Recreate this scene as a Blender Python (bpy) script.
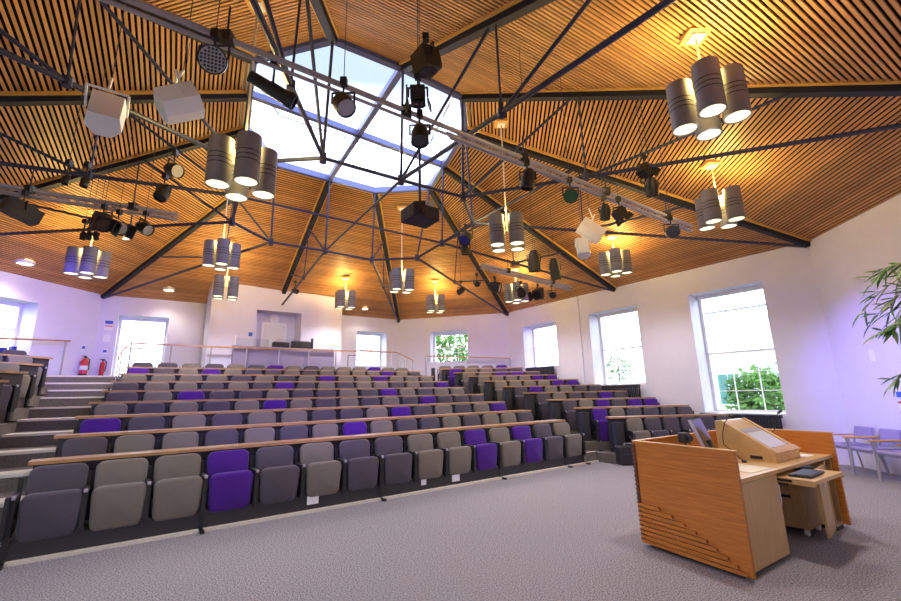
import bpy, bmesh, math, random
from mathutils import Vector, Matrix
random.seed(7)
scene = bpy.context.scene
COL = scene.collection
for _o in list(bpy.data.objects):
    bpy.data.objects.remove(_o)

# ------------------------------------------------------------------ camera
F_PX, PITCH, ROLL = 438.0586, 0.2262736, -0.0202646
CX, CY = 450.5 - 4.8103, 300.5 - 7.6452
CAMZ = 1.45
_cp, _sp, _cr, _sr = math.cos(PITCH), math.sin(PITCH), math.cos(ROLL), math.sin(ROLL)
FWD = Vector((0, _cp, _sp)); _up0 = Vector((0, -_sp, _cp)); _r0 = Vector((1, 0, 0))
RIGHT = _cr * _r0 + _sr * _up0
UP = -_sr * _r0 + _cr * _up0
cam_data = bpy.data.cameras.new('camera')
cam_data.sensor_width = 36.0
cam_data.lens = F_PX * 36.0 / 901.0
cam_data.shift_x = 4.8103 / 901.0
cam_data.shift_y = -7.6452 / 901.0
cam_data.clip_start = 0.05
cam_data.clip_end = 300
cam = bpy.data.objects.new('camera', cam_data)
COL.objects.link(cam)
m = Matrix((RIGHT, UP, -FWD)).transposed().to_4x4()
m.translation = Vector((0, 0, CAMZ))
cam.matrix_world = m
scene.camera = cam

# ------------------------------------------------------------------ world, exposure
world = bpy.data.worlds.new('sky'); scene.world = world
world.use_nodes = True
nt = world.node_tree; nt.nodes.clear()
_out = nt.nodes.new('ShaderNodeOutputWorld'); _bg = nt.nodes.new('ShaderNodeBackground')
_tc = nt.nodes.new('ShaderNodeTexCoord'); _sx = nt.nodes.new('ShaderNodeSeparateXYZ')
_rp = nt.nodes.new('ShaderNodeValToRGB')
_rp.color_ramp.elements[0].position = 0.0; _rp.color_ramp.elements[0].color = (6.0, 6.6, 8.0, 1)
_rp.color_ramp.elements[1].position = 0.62; _rp.color_ramp.elements[1].color = (0.52, 0.64, 0.84, 1)
_e = _rp.color_ramp.elements.new(0.47); _e.color = (5.0, 5.6, 7.0, 1)
nt.links.new(_tc.outputs['Generated'], _sx.inputs[0]); nt.links.new(_sx.outputs['Z'], _rp.inputs[0])
nt.links.new(_rp.outputs[0], _bg.inputs[0]); nt.links.new(_bg.outputs[0], _out.inputs[0])
_bg.inputs[1].default_value = 1.0
scene.view_settings.view_transform = 'Standard'
scene.view_settings.look = 'None'
scene.view_settings.gamma = 1.0
scene.view_settings.use_curve_mapping = False
scene.view_settings.exposure = 0.62
scene.cycles.use_denoising = True
scene.cycles.max_bounces = 8
scene.cycles.diffuse_bounces = 4
scene.cycles.glossy_bounces = 3
scene.cycles.transparent_max_bounces = 12
scene.cycles.sample_clamp_indirect = 6.0

# light levels, in one place
PEND_DOWN, PEND_UP, DOWN_W = 105.0, 60.0, 40.0
PEND_GLOW = 7.0
SKY_W = 500.0

# ------------------------------------------------------------------ pixel helpers
def ray(px, py):
    return FWD + RIGHT * ((px - CX) / F_PX) + UP * ((CY - py) / F_PX)
CAM = Vector((0, 0, CAMZ))
def at(px, py, z):
    d = ray(px, py); return CAM + d * ((z - CAMZ) / d.z)
def at_depth(px, py, zc):
    return CAM + ray(px, py) * zc

# ------------------------------------------------------------------ materials
def new_mat(name, col=(.8, .8, .8), rough=.6, metal=0.0, spec=.5, emit=None, estr=0.0):
    mt = bpy.data.materials.new(name); mt.use_nodes = True
    b = mt.node_tree.nodes['Principled BSDF']
    b.inputs['Base Color'].default_value = (*col, 1)
    b.inputs['Roughness'].default_value = rough
    b.inputs['Metallic'].default_value = metal
    b.inputs['Specular IOR Level'].default_value = spec
    if emit:
        b.inputs['Emission Color'].default_value = (*emit, 1)
        b.inputs['Emission Strength'].default_value = estr
    return mt
def noisy(mt, scale=80, amt=.25, detail=3, bump=0.0, stretch=None, coord='Object'):
    t = mt.node_tree; b = t.nodes['Principled BSDF']; base = tuple(b.inputs['Base Color'].default_value)
    tc = t.nodes.new('ShaderNodeTexCoord'); n = t.nodes.new('ShaderNodeTexNoise')
    n.inputs['Scale'].default_value = scale; n.inputs['Detail'].default_value = detail
    src = tc.outputs[coord]
    if stretch:
        mp = t.nodes.new('ShaderNodeMapping'); mp.inputs['Scale'].default_value = stretch
        t.links.new(src, mp.inputs[0]); src = mp.outputs[0]
    t.links.new(src, n.inputs['Vector'])
    r = t.nodes.new('ShaderNodeValToRGB')
    r.color_ramp.elements[0].position = .3; r.color_ramp.elements[1].position = .7
    r.color_ramp.elements[0].color = tuple(c * (1 - amt) for c in base[:3]) + (1,)
    r.color_ramp.elements[1].color = tuple(min(1, c * (1 + amt)) for c in base[:3]) + (1,)
    t.links.new(n.outputs['Fac'], r.inputs[0]); t.links.new(r.outputs[0], b.inputs['Base Color'])
    if bump:
        bp = t.nodes.new('ShaderNodeBump'); bp.inputs['Strength'].default_value = bump
        bp.inputs['Distance'].default_value = .01
        t.links.new(n.outputs['Fac'], bp.inputs['Height']); t.links.new(bp.outputs[0], b.inputs['Normal'])
    return mt
M = {}
def fabric(mt, w=.5):
    b = mt.node_tree.nodes['Principled BSDF']; b.inputs['Sheen Weight'].default_value = w; b.inputs['Sheen Roughness'].default_value = .4; b.inputs['Sheen Tint'].default_value = (.75, .75, 1, 1); return mt
M['wall'] = noisy(new_mat('white_wall_paint', (.73, .715, .84), .85, spec=.2), 3, .02)
M['carpet'] = noisy(new_mat('grey_speckled_carpet', (.30, .285, .31), .97, spec=.1), 85, .75, 2, .1)
M['tiercarpet'] = noisy(new_mat('dark_tier_carpet', (.17, .155, .15), .97, spec=.1), 60, .25, 4, .3)
M['riser'] = noisy(new_mat('riser_carpet', (.15, .13, .115), .97, spec=.1), 60, .25, 4)
M['nosing'] = noisy(new_mat('nosing_and_grazing_band', (.66, .61, .53), .7), 90, .12)
M['beige'] = noisy(new_mat('beige_seat_fabric', (.185, .162, .138), .95, spec=.15), 260, .18, 4, .3)
M['grey'] = noisy(new_mat('grey_seat_fabric', (.092, .08, .098), .95, spec=.15), 260, .18, 4, .3)
M['purple'] = noisy(new_mat('purple_seat_fabric', (.072, .018, .24), .95, spec=.15), 260, .18, 4, .3)
M['black'] = new_mat('black_powder_coat', (.018, .017, .02), .45)
M['blackpanel'] = new_mat('black_desk_panel', (.03, .027, .032), .5)
M['darksteel'] = new_mat('blue_lit_dark_steel', (.032, .037, .095), .45, spec=.4)  # dark steel with the blue light on the truss put into its colour
M['beamgrey'] = new_mat('charcoal_beam_paint', (.014, .016, .035), .6, spec=.3)
M['edge'] = new_mat('timber_edge', (.68, .38, .10), .45)
M['skyframe'] = new_mat('blue_lit_frame_grey', (.07, .09, .30), .4)  # grey frame, the blue light falling on it painted in as colour
M['lantern'] = new_mat('white_lantern_lining', (.86, .88, .92), .6)
M['silver'] = new_mat('brushed_aluminium', (.42, .40, .47), .4, .35)
M['chrome'] = new_mat('chrome', (.75, .75, .77), .15, 1.0)
M['drum'] = new_mat('grey_lamp_drum', (.20, .195, .24), .5)
M['drumline'] = new_mat('drum_groove', (.03, .03, .04), .6)
M['glow'] = new_mat('lit_lamp_lens', (.3, .3, .3), .5, emit=(1.0, .93, .56), estr=1.35)
M['glowup'] = new_mat('lit_lamp_top', (1, 1, 1), .5, emit=(1.0, .85, .45), estr=PEND_GLOW * .6)
M['glowdl'] = new_mat('lit_downlight', (1, 1, 1), .5, emit=(1.0, .88, .6), estr=9)
M['white'] = new_mat('white_gloss_paint', (.82, .81, .82), .4)
M['offwhite'] = new_mat('off_white_plastic', (.90, .89, .92), .5)
M['rod'] = new_mat('pale_rod', (.6, .55, .45), .4)
M['red'] = new_mat('extinguisher_red', (.62, .02, .04), .3)
M['blue'] = new_mat('sign_blue', (.03, .12, .55), .5)
M['redsign'] = new_mat('sign_red', (.6, .05, .06), .5)
M['paper'] = new_mat('paper_white', (.85, .85, .88), .7)
M['radiator'] = new_mat('charcoal_radiator_paint', (.03, .032, .045), .5)
M['deskgrey'] = new_mat('mauve_grey_laminate', (.30, .26, .38), .5)
M['screen'] = new_mat('dark_screen', (.02, .02, .03), .15)
M['leaf'] = noisy(new_mat('bamboo_leaf', (.07, .17, .03), .5), 6, .5)
M['leafpale'] = noisy(new_mat('pale_bamboo_leaf', (.32, .42, .14), .5), 6, .4)
M['stem'] = new_mat('bamboo_stem', (.22, .2, .08), .5)
M['outleaf'] = noisy(new_mat('garden_foliage', (.13, .28, .05), .7), 3, .6)
M['bark'] = new_mat('bark', (.09, .06, .04), .9)
M['stone'] = noisy(new_mat('pale_render', (.90, .89, .87), .9), 4, .04)
M['slate'] = new_mat('roof_slate', (.2, .2, .23), .8)
M['shutter'] = new_mat('green_glazing', (.05, .18, .14), .3)
M['lawn'] = noisy(new_mat('lawn', (.12, .2, .06), .95), 4, .3)
M['yellow'] = new_mat('warm_yellow', (.8, .55, .1), .5)
M['lilac'] = noisy(new_mat('lilac_chair_fabric', (.30, .27, .50), .95), 260, .15, 4)
M['pale_lilac'] = noisy(new_mat('pale_lilac_fabric', (.30, .28, .48), .95), 260, .15, 4)
M['pot'] = new_mat('planter_grey', (.2, .2, .2), .6)
M['bluebox'] = new_mat('dark_blue_plastic', (.02, .03, .3), .4)
M['bulb'] = new_mat('par_led_face', (.45, .43, .46), .3)
M['pwrgreen'] = new_mat('green_gel', (.02, .12, .05), .3)

def glass_mat():
    mt = bpy.data.materials.new('clear_glass'); mt.use_nodes = True
    t = mt.node_tree; t.nodes.clear()
    o = t.nodes.new('ShaderNodeOutputMaterial'); a = t.nodes.new('ShaderNodeBsdfTransparent')
    g = t.nodes.new('ShaderNodeBsdfGlossy'); g.inputs['Roughness'].default_value = .02
    mx = t.nodes.new('ShaderNodeMixShader')
    a.inputs[0].default_value = (.95, .97, .98, 1)
    mx.inputs[0].default_value = .05; t.links.new(a.outputs[0], mx.inputs[1]); t.links.new(g.outputs[0], mx.inputs[2])
    t.links.new(mx.outputs[0], o.inputs[0])
    return mt
M['glass'] = glass_mat()

def wood_mat(name, c1, c2, scale=(1, 12, 12), rough=.35, island=0.0, nscale=3.0):
    mt = bpy.data.materials.new(name); mt.use_nodes = True
    t = mt.node_tree; b = t.nodes['Principled BSDF']; b.inputs['Roughness'].default_value = rough
    tc = t.nodes.new('ShaderNodeTexCoord'); mp = t.nodes.new('ShaderNodeMapping'); mp.inputs['Scale'].default_value = scale
    n = t.nodes.new('ShaderNodeTexNoise'); n.inputs['Scale'].default_value = nscale; n.inputs['Detail'].default_value = 5
    n.inputs['Distortion'].default_value = .6
    r = t.nodes.new('ShaderNodeValToRGB'); r.color_ramp.elements[0].position = .32; r.color_ramp.elements[1].position = .68
    r.color_ramp.elements[0].color = (*c1, 1); r.color_ramp.elements[1].color = (*c2, 1)
    t.links.new(tc.outputs['Object'], mp.inputs[0]); t.links.new(mp.outputs[0], n.inputs['Vector']); t.links.new(n.outputs['Fac'], r.inputs[0])
    last = r.outputs[0]
    if island:
        g = t.nodes.new('ShaderNodeNewGeometry'); mr = t.nodes.new('ShaderNodeMapRange')
        mr.inputs['To Min'].default_value = 1 - island; mr.inputs['To Max'].default_value = 1 + island * .6
        h = t.nodes.new('ShaderNodeHueSaturation')
        t.links.new(g.outputs['Random Per Island'], mr.inputs['Value']); t.links.new(mr.outputs[0], h.inputs['Value'])
        t.links.new(last, h.inputs['Color']); last = h.outputs[0]
    t.links.new(last, b.inputs['Base Color'])
    return mt
M['slat'] = wood_mat('cedar_slat', (.47, .215, .075), (.64, .33, .13), (.5, .5, .5), .5, .25, 1.5)
M['backing'] = new_mat('black_acoustic_backing', (.012, .009, .009), .95, spec=.05)
M['rail'] = wood_mat('beech_rail', (.36, .185, .075), (.50, .28, .12), (2, 2, 8), .3)
M['panelwood'] = wood_mat('cherry_lectern_panel', (.42, .128, .017), (.60, .215, .034), (1.2, 1.2, 26), .32)
M['maple'] = wood_mat('pale_maple', (.60, .37, .14), (.70, .46, .20), (2, 2, 3), .35)
M['maplev'] = wood_mat('maple_cabinet', (.52, .33, .14), (.60, .40, .18), (14, 14, 1.5), .35)

# ------------------------------------------------------------------ mesh helpers
class MB:
    def __init__(s): s.v = []; s.f = []; s.m = []
    def add(s, vs, fs, mi=0):
        o = len(s.v); s.v += [tuple(x) for x in vs]; s.f += [tuple(o + i for i in f) for f in fs]; s.m += [mi] * len(fs)
        return s
    def box(s, x0, x1, y0, y1, z0, z1, mi=0, M4=None):
        vs = [Vector(p) for p in ((x0,y0,z0),(x1,y0,z0),(x1,y1,z0),(x0,y1,z0),(x0,y0,z1),(x1,y0,z1),(x1,y1,z1),(x0,y1,z1))]
        if M4 is not None: vs = [M4 @ p for p in vs]
        return s.add(vs, [(0,3,2,1),(4,5,6,7),(0,1,5,4),(1,2,6,5),(2,3,7,6),(3,0,4,7)], mi)
    def prism(s, poly, z0, z1, mi=0, mtop=None):
        n = len(poly)
        a = sum(poly[i][0]*poly[(i+1)%n][1]-poly[(i+1)%n][0]*poly[i][1] for i in range(n))
        if a < 0: poly = list(reversed(poly))
        vs = [(p[0], p[1], z0) for p in poly] + [(p[0], p[1], z1) for p in poly]
        s.add(vs, [(i, (i+1) % n, n+(i+1) % n, n+i) for i in range(n)] + [tuple(reversed(range(n)))], mi)
        o = len(s.v) - 2*n
        s.f.append(tuple(o + n + i for i in range(n))); s.m.append(mi if mtop is None else mtop)
        return s
    def tube(s, a, b, r, seg=8, mi=0, r2=None, caps=True):
        a = Vector(a); b = Vector(b); d = b - a
        if d.length < 1e-6: return s
        q = d.to_track_quat('Z', 'Y'); r2 = r if r2 is None else r2
        vs = []
        for k in range(seg):
            t = 2*math.pi*k/seg; vs.append(a + q @ Vector((r*math.cos(t), r*math.sin(t), 0)))
        for k in range(seg):
            t = 2*math.pi*k/seg; vs.append(b + q @ Vector((r2*math.cos(t), r2*math.sin(t), 0)))
        fs = [(k, (k+1) % seg, seg+(k+1) % seg, seg+k) for k in range(seg)]
        if caps: fs += [tuple(reversed(range(seg))), tuple(range(seg, 2*seg))]
        return s.add(vs, fs, mi)
    def path(s, pts, r, seg=8, mi=0):
        for i in range(len(pts)-1): s.tube(pts[i], pts[i+1], r, seg, mi)
        return s
    def beam(s, a, b, w, h, mi=0, up=Vector((0, 0, 1))):
        a = Vector(a); b = Vector(b); d = (b-a).normalized(); x = d.cross(up).normalized(); y = x.cross(d).normalized()
        vs = [a + x*sx*w/2 + y*sy*h/2 for sx, sy in ((-1,-1),(1,-1),(1,1),(-1,1))] + [b + x*sx*w/2 + y*sy*h/2 for sx, sy in ((-1,-1),(1,-1),(1,1),(-1,1))]
        return s.add(vs, [(0,3,2,1),(4,5,6,7),(0,1,5,4),(1,2,6,5),(2,3,7,6),(3,0,4,7)], mi)
    def lathe(s, prof, seg=20, mi=0, M4=None):
        vs = []; n = len(prof)
        for (r, z) in prof:
            for k in range(seg):
                t = 2*math.pi*k/seg; p = Vector((r*math.cos(t), r*math.sin(t), z)); vs.append(M4 @ p if M4 is not None else p)
        fs = []
        for i in range(n-1):
            for k in range(seg): fs.append((i*seg+k, i*seg+(k+1) % seg, (i+1)*seg+(k+1) % seg, (i+1)*seg+k))
        return s.add(vs, fs, mi)
    def disc(s, c, r, seg=20, mi=0, down=False, M4=None):
        vs = [Vector((c[0]+r*math.cos(2*math.pi*k/seg), c[1]+r*math.sin(2*math.pi*k/seg), c[2])) for k in range(seg)]
        if M4 is not None: vs = [M4 @ p for p in vs]
        f = tuple(range(seg)); return s.add(vs, [tuple(reversed(f)) if down else f], mi)
    def mesh(s, name, mats, smooth=False):
        me = bpy.data.meshes.new(name); me.from_pydata(s.v, [], s.f)
        for mt in (mats if isinstance(mats, (list, tuple)) else [mats]): me.materials.append(mt)
        if any(s.m): me.polygons.foreach_set('material_index', s.m)
        if smooth: me.polygons.foreach_set('use_smooth', [True]*len(s.f))
        me.update()
        if smooth:
            try: me.set_sharp_from_angle(angle=math.radians(40))
            except Exception: pass
        return me
    def obj(s, name, mats, parent=None, smooth=False):
        return mobj(name, s.mesh(name, mats, smooth), parent)
def mobj(name, me, parent=None):
    o = bpy.data.objects.new(name, me); COL.objects.link(o)
    if parent is not None: o.parent = parent
    return o
def thing(name, label, cat, loc=(0,0,0), rz=0.0, group=None):
    o = bpy.data.objects.new(name, None); COL.objects.link(o)
    o.empty_display_size = .1
    o.location = loc; o.rotation_euler = (0, 0, rz); tag(o, label, cat, group); return o
def tag(o, label, cat, group=None):
    o['label'] = label; o['category'] = cat
    if group: o['group'] = group
    return o
def struct(o): o['kind'] = 'structure'; return o
def rbox(x0, x1, y0, y1, z0, z1, bev=.02, seg=3):
    """rounded box as an MB"""
    bm = bmesh.new(); bmesh.ops.create_cube(bm, size=1)
    for v in bm.verts: v.co = Vector(((x0+x1)/2+v.co.x*(x1-x0), (y0+y1)/2+v.co.y*(y1-y0), (z0+z1)/2+v.co.z*(z1-z0)))
    bmesh.ops.bevel(bm, geom=bm.edges[:], offset=bev, segments=seg, profile=.5, affect='EDGES')
    mb = MB(); bm.verts.ensure_lookup_table()
    mb.add([v.co.copy() for v in bm.verts], [tuple(v.index for v in f.verts) for f in bm.faces]); bm.free(); return mb
ORD = ['zeroth','first','second','third','fourth','fifth','sixth','seventh','eighth','ninth','tenth','eleventh','twelfth','thirteenth','fourteenth','fifteenth','sixteenth']

# ------------------------------------------------------------------ room geometry (metres, floor at z = 0)
ZE = 4.362
OCT = {0: (-1.91, 17.318), 1: (2.301, 16.232), 2: (7.519, 8.634), 3: (6.778, 3.807), 4: (-1.19, -1.018), 5: (-5.401, .068), 6: (-10.46, 7.266), 7: (-9.691, 12.042)}
OCTP = [OCT[i] for i in range(8)]
RIBS = {8: OCT[2], 9: OCT[3], 10: (2.794, 1.395), 11: OCT[4], 12: OCT[5], 1: (-7.93, 3.667), 2: OCT[6], 3: OCT[7], 4: (-5.80, 14.68), 5: OCT[0], 6: OCT[1], 7: (4.91, 12.433)}
E3 = {k: Vector((*p, ZE)) for k, p in RIBS.items()}
ZS = 6.6
SKY = {12: (-2.9, 5.79), 11: (-1.582, 5.433), 10: (-.613, 6.045), 9: (.36, 6.777), 8: (.452, 7.803), 7: (-.002, 9.2), 6: (-.346, 10.291), 5: (-1.767, 10.396), 4: (-2.747, 9.71), 3: (-3.77, 8.961), 2: (-3.827, 7.623), 1: (-3.335, 6.638)}
S3 = {k: Vector((*p, ZS)) for k, p in SKY.items()}
RING = [12, 11, 10, 9, 8, 7, 6, 5, 4, 3, 2, 1]
CEN = Vector((-1.6, 8.1, 0))
PHI = 0.6395134
def frame(ang):
    u = Vector((math.cos(ang), math.sin(ang), 0)); n = Vector((-math.sin(ang), math.cos(ang), 0))
    return u, n
U, N = frame(PHI)
def PM(u, D, z=0): return U*u + N*D + Vector((0, 0, z))
def on_plane(px, py, n, D):
    d = ray(px, py); return CAM + d * (D / (d.x*n.x + d.y*n.y))

def clip(poly, nx, ny, c):
    """keep nx*x+ny*y <= c"""
    out = []
    for i in range(len(poly)):
        a, b = poly[i], poly[(i+1) % len(poly)]
        da, db = nx*a[0]+ny*a[1]-c, nx*b[0]+ny*b[1]-c
        if da <= 0: out.append(a)
        if (da < 0 < db) or (db < 0 < da):
            t = da/(da-db); out.append((a[0]+(b[0]-a[0])*t, a[1]+(b[1]-a[1])*t))
    return out
def clip_room(poly, inset=.0):
    for i in range(8):
        a, b = OCTP[i], OCTP[(i+1) % 8]
        dx, dy = b[0]-a[0], b[1]-a[1]; l = math.hypot(dx, dy); nx, ny = -dy/l, dx/l
        c = nx*a[0]+ny*a[1]
        if nx*CEN.x+ny*CEN.y > c: nx, ny, c = -nx, -ny, -c
        poly = clip(poly, nx, ny, c-inset)
        if len(poly) < 3: return []
    return poly

# floor and outside ground
struct(MB().prism([tuple(Vector((CEN.x, CEN.y)) + (Vector(p)-Vector((CEN.x, CEN.y)))*1.02) for p in OCTP], -.12, 0).obj('floor', M['carpet']))
g = MB(); g.box(-70, 70, -60, 90, -.5, -.14); struct(g.obj('ground', M['lawn']))

# ------------------------------------------------------------------ walls with openings
TH = .62
WALLN = {0: 'back', 1: 'right', 2: 'front_right', 3: 'behind_right', 4: 'behind', 5: 'behind_left', 6: 'left', 7: 'back_left'}
OPEN = {0: [(1.31, 2.79, 2.60, 3.80)],
        1: [(.78, 2.30, 2.25, 3.74), (3.63, 5.24, 1.58, 3.74), (6.66, 8.27, .88, 3.74)],
        2: [], 3: [], 4: [(1.3, 2.9, 1.0, 3.6)], 5: [(2.0, 3.6, 1.2, 3.7), (5.4, 7.0, 1.2, 3.7)],
        6: [(1.65, 3.23, 2.52, 3.80)],
        7: [(.44, 1.65, 2.06, 3.84), (7.65, 8.88, 2.50, 3.82)]}
wn = 0; dn = 0
def wall_frame(i):
    a = Vector((*OCTP[i], 0)); b = Vector((*OCTP[(i+1) % 8], 0)); d = (b-a); L = d.length; t = d/L
    out = Vector((-t.y, t.x, 0))
    if out.dot(a - CEN) < 0: out = -out
    return a, t, out, L
def wmat(a, t, out):
    return Matrix(((t.x, out.x, 0, a.x), (t.y, out.y, 0, a.y), (0, 0, 1, 0), (0, 0, 0, 1)))
portals = []
for i in range(8):
    a, t, out, L = wall_frame(i)
    M4 = wmat(a, t, out); mb = MB(); x = -.0
    for (t0, t1, z0, z1) in OPEN[i]:
        mb.box(x, t0, 0, TH, 0, ZE+.05, M4=M4); mb.box(t0, t1, 0, TH, 0, z0, M4=M4); mb.box(t0, t1, 0, TH, z1, ZE+.05, M4=M4); x = t1
    mb.box(x, L, 0, TH, 0, ZE+.05, M4=M4)
    mb.box(L, L+.25, .0, TH, 0, ZE+.05, M4=M4)
    struct(mb.obj('wall_' + WALLN[i], M['wall']))
    for (t0, t1, z0, z1) in OPEN[i]:
        wn += 1
        w = bpy.data.objects.new('window_%d' % wn, None); COL.objects.link(w); struct(w)
        w.matrix_world = M4
        W_, H_ = t1-t0, z1-z0
        y0, y1 = .46, .52
        fr = MB()
        for (xa, xb, za, zb) in ((t0+.002, t0+.07, z0+.002, z1-.002), (t1-.07, t1-.002, z0+.002, z1-.002), (t0+.07, t1-.07, z0+.002, z0+.07), (t0+.07, t1-.07, z1-.09, z1-.002)):
            fr.box(xa, xb, y0, y1, za, zb)
        fr.box(t0+.07, t1-.07, y0, y1-.01, z0+H_*.48, z0+H_*.48+.05)
        fr.obj('window_frame', M['white'], w)
        gb = MB()
        for q in (1, 2):
            xx = t0 + W_*q/3; gb.box(xx-.008, xx+.008, y0+.01, y1-.02, z0+.07, z0+H_*.48)
        for q in (1, 2):
            zz = z0 + .07 + (H_*.48-.07)*q/3; gb.box(t0+.07, t1-.07, y0+.015, y1-.025, zz-.01, zz+.01)
        gb.obj('glazing_bar', M['white'], w)
        gp = MB(); gp.box(t0+.06, t1-.06, .488, .492, z0+.06, z1-.08); gp.obj('window_pane', M['glass'], w)
        sl = MB(); sl.box(t0+.003, t1-.003, .012, y0, z0+.001, z0+.025); sl.obj('window_sill', M['white'], w)
        if i in (1,):
            bl = MB(); bl.box(t0+.03, t1-.03, .36, .42, z1-.10, z1-.01); bl.obj('roller_blind', M['white'], w)
        portals.append((M4 @ Vector(((t0+t1)/2, TH+.02, (z0+z1)/2)), out, W_, H_))
def add_portal(c, out, w, h):
    ld = bpy.data.lights.new('daylight_portal', 'AREA'); ld.shape = 'RECTANGLE'; ld.size = w; ld.size_y = h
    ld.cycles.is_portal = True
    o = bpy.data.objects.new('daylight_portal', ld); COL.objects.link(o)
    o.location = c; o.rotation_euler = (out).to_track_quat('Z', 'Y').to_euler()
for c, out, w, h in portals[:5] + portals[5:]: add_portal(c, out, w, h)

# pier in the right wall and skirting
a, t, out, L = wall_frame(1); M4 = wmat(a, t, out)
pb = MB(); pb.box(3.22, 3.30, -.035, 0, 1.2, ZE, M4=M4); struct(pb.obj('trim_1', M['wall']))

# ------------------------------------------------------------------ tiers
RISE, P = .195, .91
AL = math.radians(6); UR, NR = frame(AL)
def PR(t, D, z=0): return UR*t + NR*D + Vector((0, 0, z))
# boundary between centre steps and right block
bA, bB = PR(4.36, 8.9), PR(1.31, 15.0)
_bd = (bB-bA).normalized(); _bn = Vector((_bd.y, -_bd.x, 0))  # points to the right
if _bn.dot(UR) < 0: _bn = -_bn
bC = _bn.dot(bA)
RROWS = []   # right block rows: (D, z_floor)
for k in range(6): RROWS.append((9.113+.777*k, .182*k))
for k, (px, py) in enumerate(((525, 376.3), (505, 372.9), (485, 369.2), (470, 366.0))):
    D = 13.50 + .5*k; z = on_plane(px, py, NR, D).z - .85
    RROWS.append((D, z))
def strip(Uv, Nv, u0, u1, d0, d1):
    return [tuple((Uv*u0+Nv*d0)[:2]), tuple((Uv*u1+Nv*d0)[:2]), tuple((Uv*u1+Nv*d1)[:2]), tuple((Uv*u0+Nv*d1)[:2])]
ZPLAT = 2.05
steps = []
for k in range(1, 9): steps.append((6.0+P*(k-1), .2+.191*(k-1)))
steps += [(13.12, 1.70), (13.55, 1.87), (13.95, ZPLAT)]
for j, (d, z) in enumerate(steps):
    d1 = steps[j+1][0] if j+1 < len(steps) else 20
    zt = z if j < 8 else (z)
    u1 = 30 if j < 8 else (.18 if j < 10 else 30)
    poly = clip_room(strip(U, N, -7.5, u1, d, d1), .0)
    if j >= 8 and j < 10: pass
    poly = clip(poly, _bn.x, _bn.y, bC)
    if len(poly) < 3: continue
    mb = MB().prism(poly, -.05, zt, 0, 1)
    struct(mb.obj('floor_tier', [M['blackpanel'] if j == 0 else M['riser'], M['tiercarpet']]))
    if z > 0:
        nb = MB(); uu0, uu1 = -5.2, (9.2 if j < 8 else .16)
        pp = clip(clip_room(strip(U, N, uu0, uu1, d-.012, d+.05), .02), _bn.x, _bn.y, bC-.01)
        if j == 0:
            for ua, ub, q_ in ((-5.2, -.66, 60), (7.95, 9.2, 61)):
                p2 = clip(clip_room(strip(U, N, ua, ub, d-.012, d+.05), .02), _bn.x, _bn.y, bC-.01)
                if len(p2) >= 3: struct(MB().prism(p2, zt-.03, zt+.006).obj('trim_%d' % q_, M['nosing']))
        elif len(pp) >= 3: nb.prism(pp, zt-.03, zt+.006); struct(nb.obj('trim_%d' % (j+2), M['nosing']))
        grazing_band = MB(); pp = clip(clip_room(strip(U, N, uu0, min(uu1, -.72+.1*j) if j < 8 else uu1, d+.10, d+.42), .02), _bn.x, _bn.y, bC-.01)  # pale band painting in how light the tread looks at grazing view
        if len(pp) >= 3: grazing_band.prism(pp, zt-.03, zt+.004); struct(grazing_band.obj('trim_%d' % (j+20), M['nosing']))
kp = clip(clip_room(strip(U, N, -5.2, 9.2, 5.93, 6.0), .02), _bn.x, _bn.y, bC-.01); struct(MB().prism(kp, -.02, .03).obj('trim_40', M['nosing']))
kp = clip(clip_room(strip(U, N, 7.9, 9.2, 5.985, 6.0), .02), _bn.x, _bn.y, bC-.01); struct(MB().prism(kp, -.02, .2).obj('trim_41', M['tiercarpet']))
# floor of row nine and raised walkway behind it
poly = clip(clip_room(strip(U, N, .18, 30, 13.12, 13.74)), _bn.x, _bn.y, bC)
struct(MB().prism(poly, -.05, RISE*8, 0, 1).obj('floor_tier', [M['riser'], M['tiercarpet']]))
poly = clip(clip_room(strip(U, N, .18, 30, 13.74, 20)), _bn.x, _bn.y, bC)
struct(MB().prism(poly, -.05, ZPLAT-.002, 0, 1).obj('floor_tier', [M['riser'], M['tiercarpet']]))
# right tiers
for k in range(1, 10):
    D, z = RROWS[k]; Dp = RROWS[k-1][0] - .25
    D1 = RROWS[k+1-1][0] - .25 if k < 9 else 30
    poly = clip(clip_room(strip(UR, NR, 0, 9, Dp, D1 if k < 9 else 15.32)), -_bn.x, -_bn.y, -bC)
    if len(poly) >= 3: struct(MB().prism(poly, -.05, z, 0, 1).obj('floor_tier', [M['riser'], M['tiercarpet']]))
poly = clip(clip_room(strip(UR, NR, 0, 9, 15.32, 30)), -_bn.x, -_bn.y, -bC)
if len(poly) >= 3: struct(MB().prism(poly, -.05, RROWS[9][1]+.02, 0, 1).obj('floor_tier', [M['riser'], M['tiercarpet']]))
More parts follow.
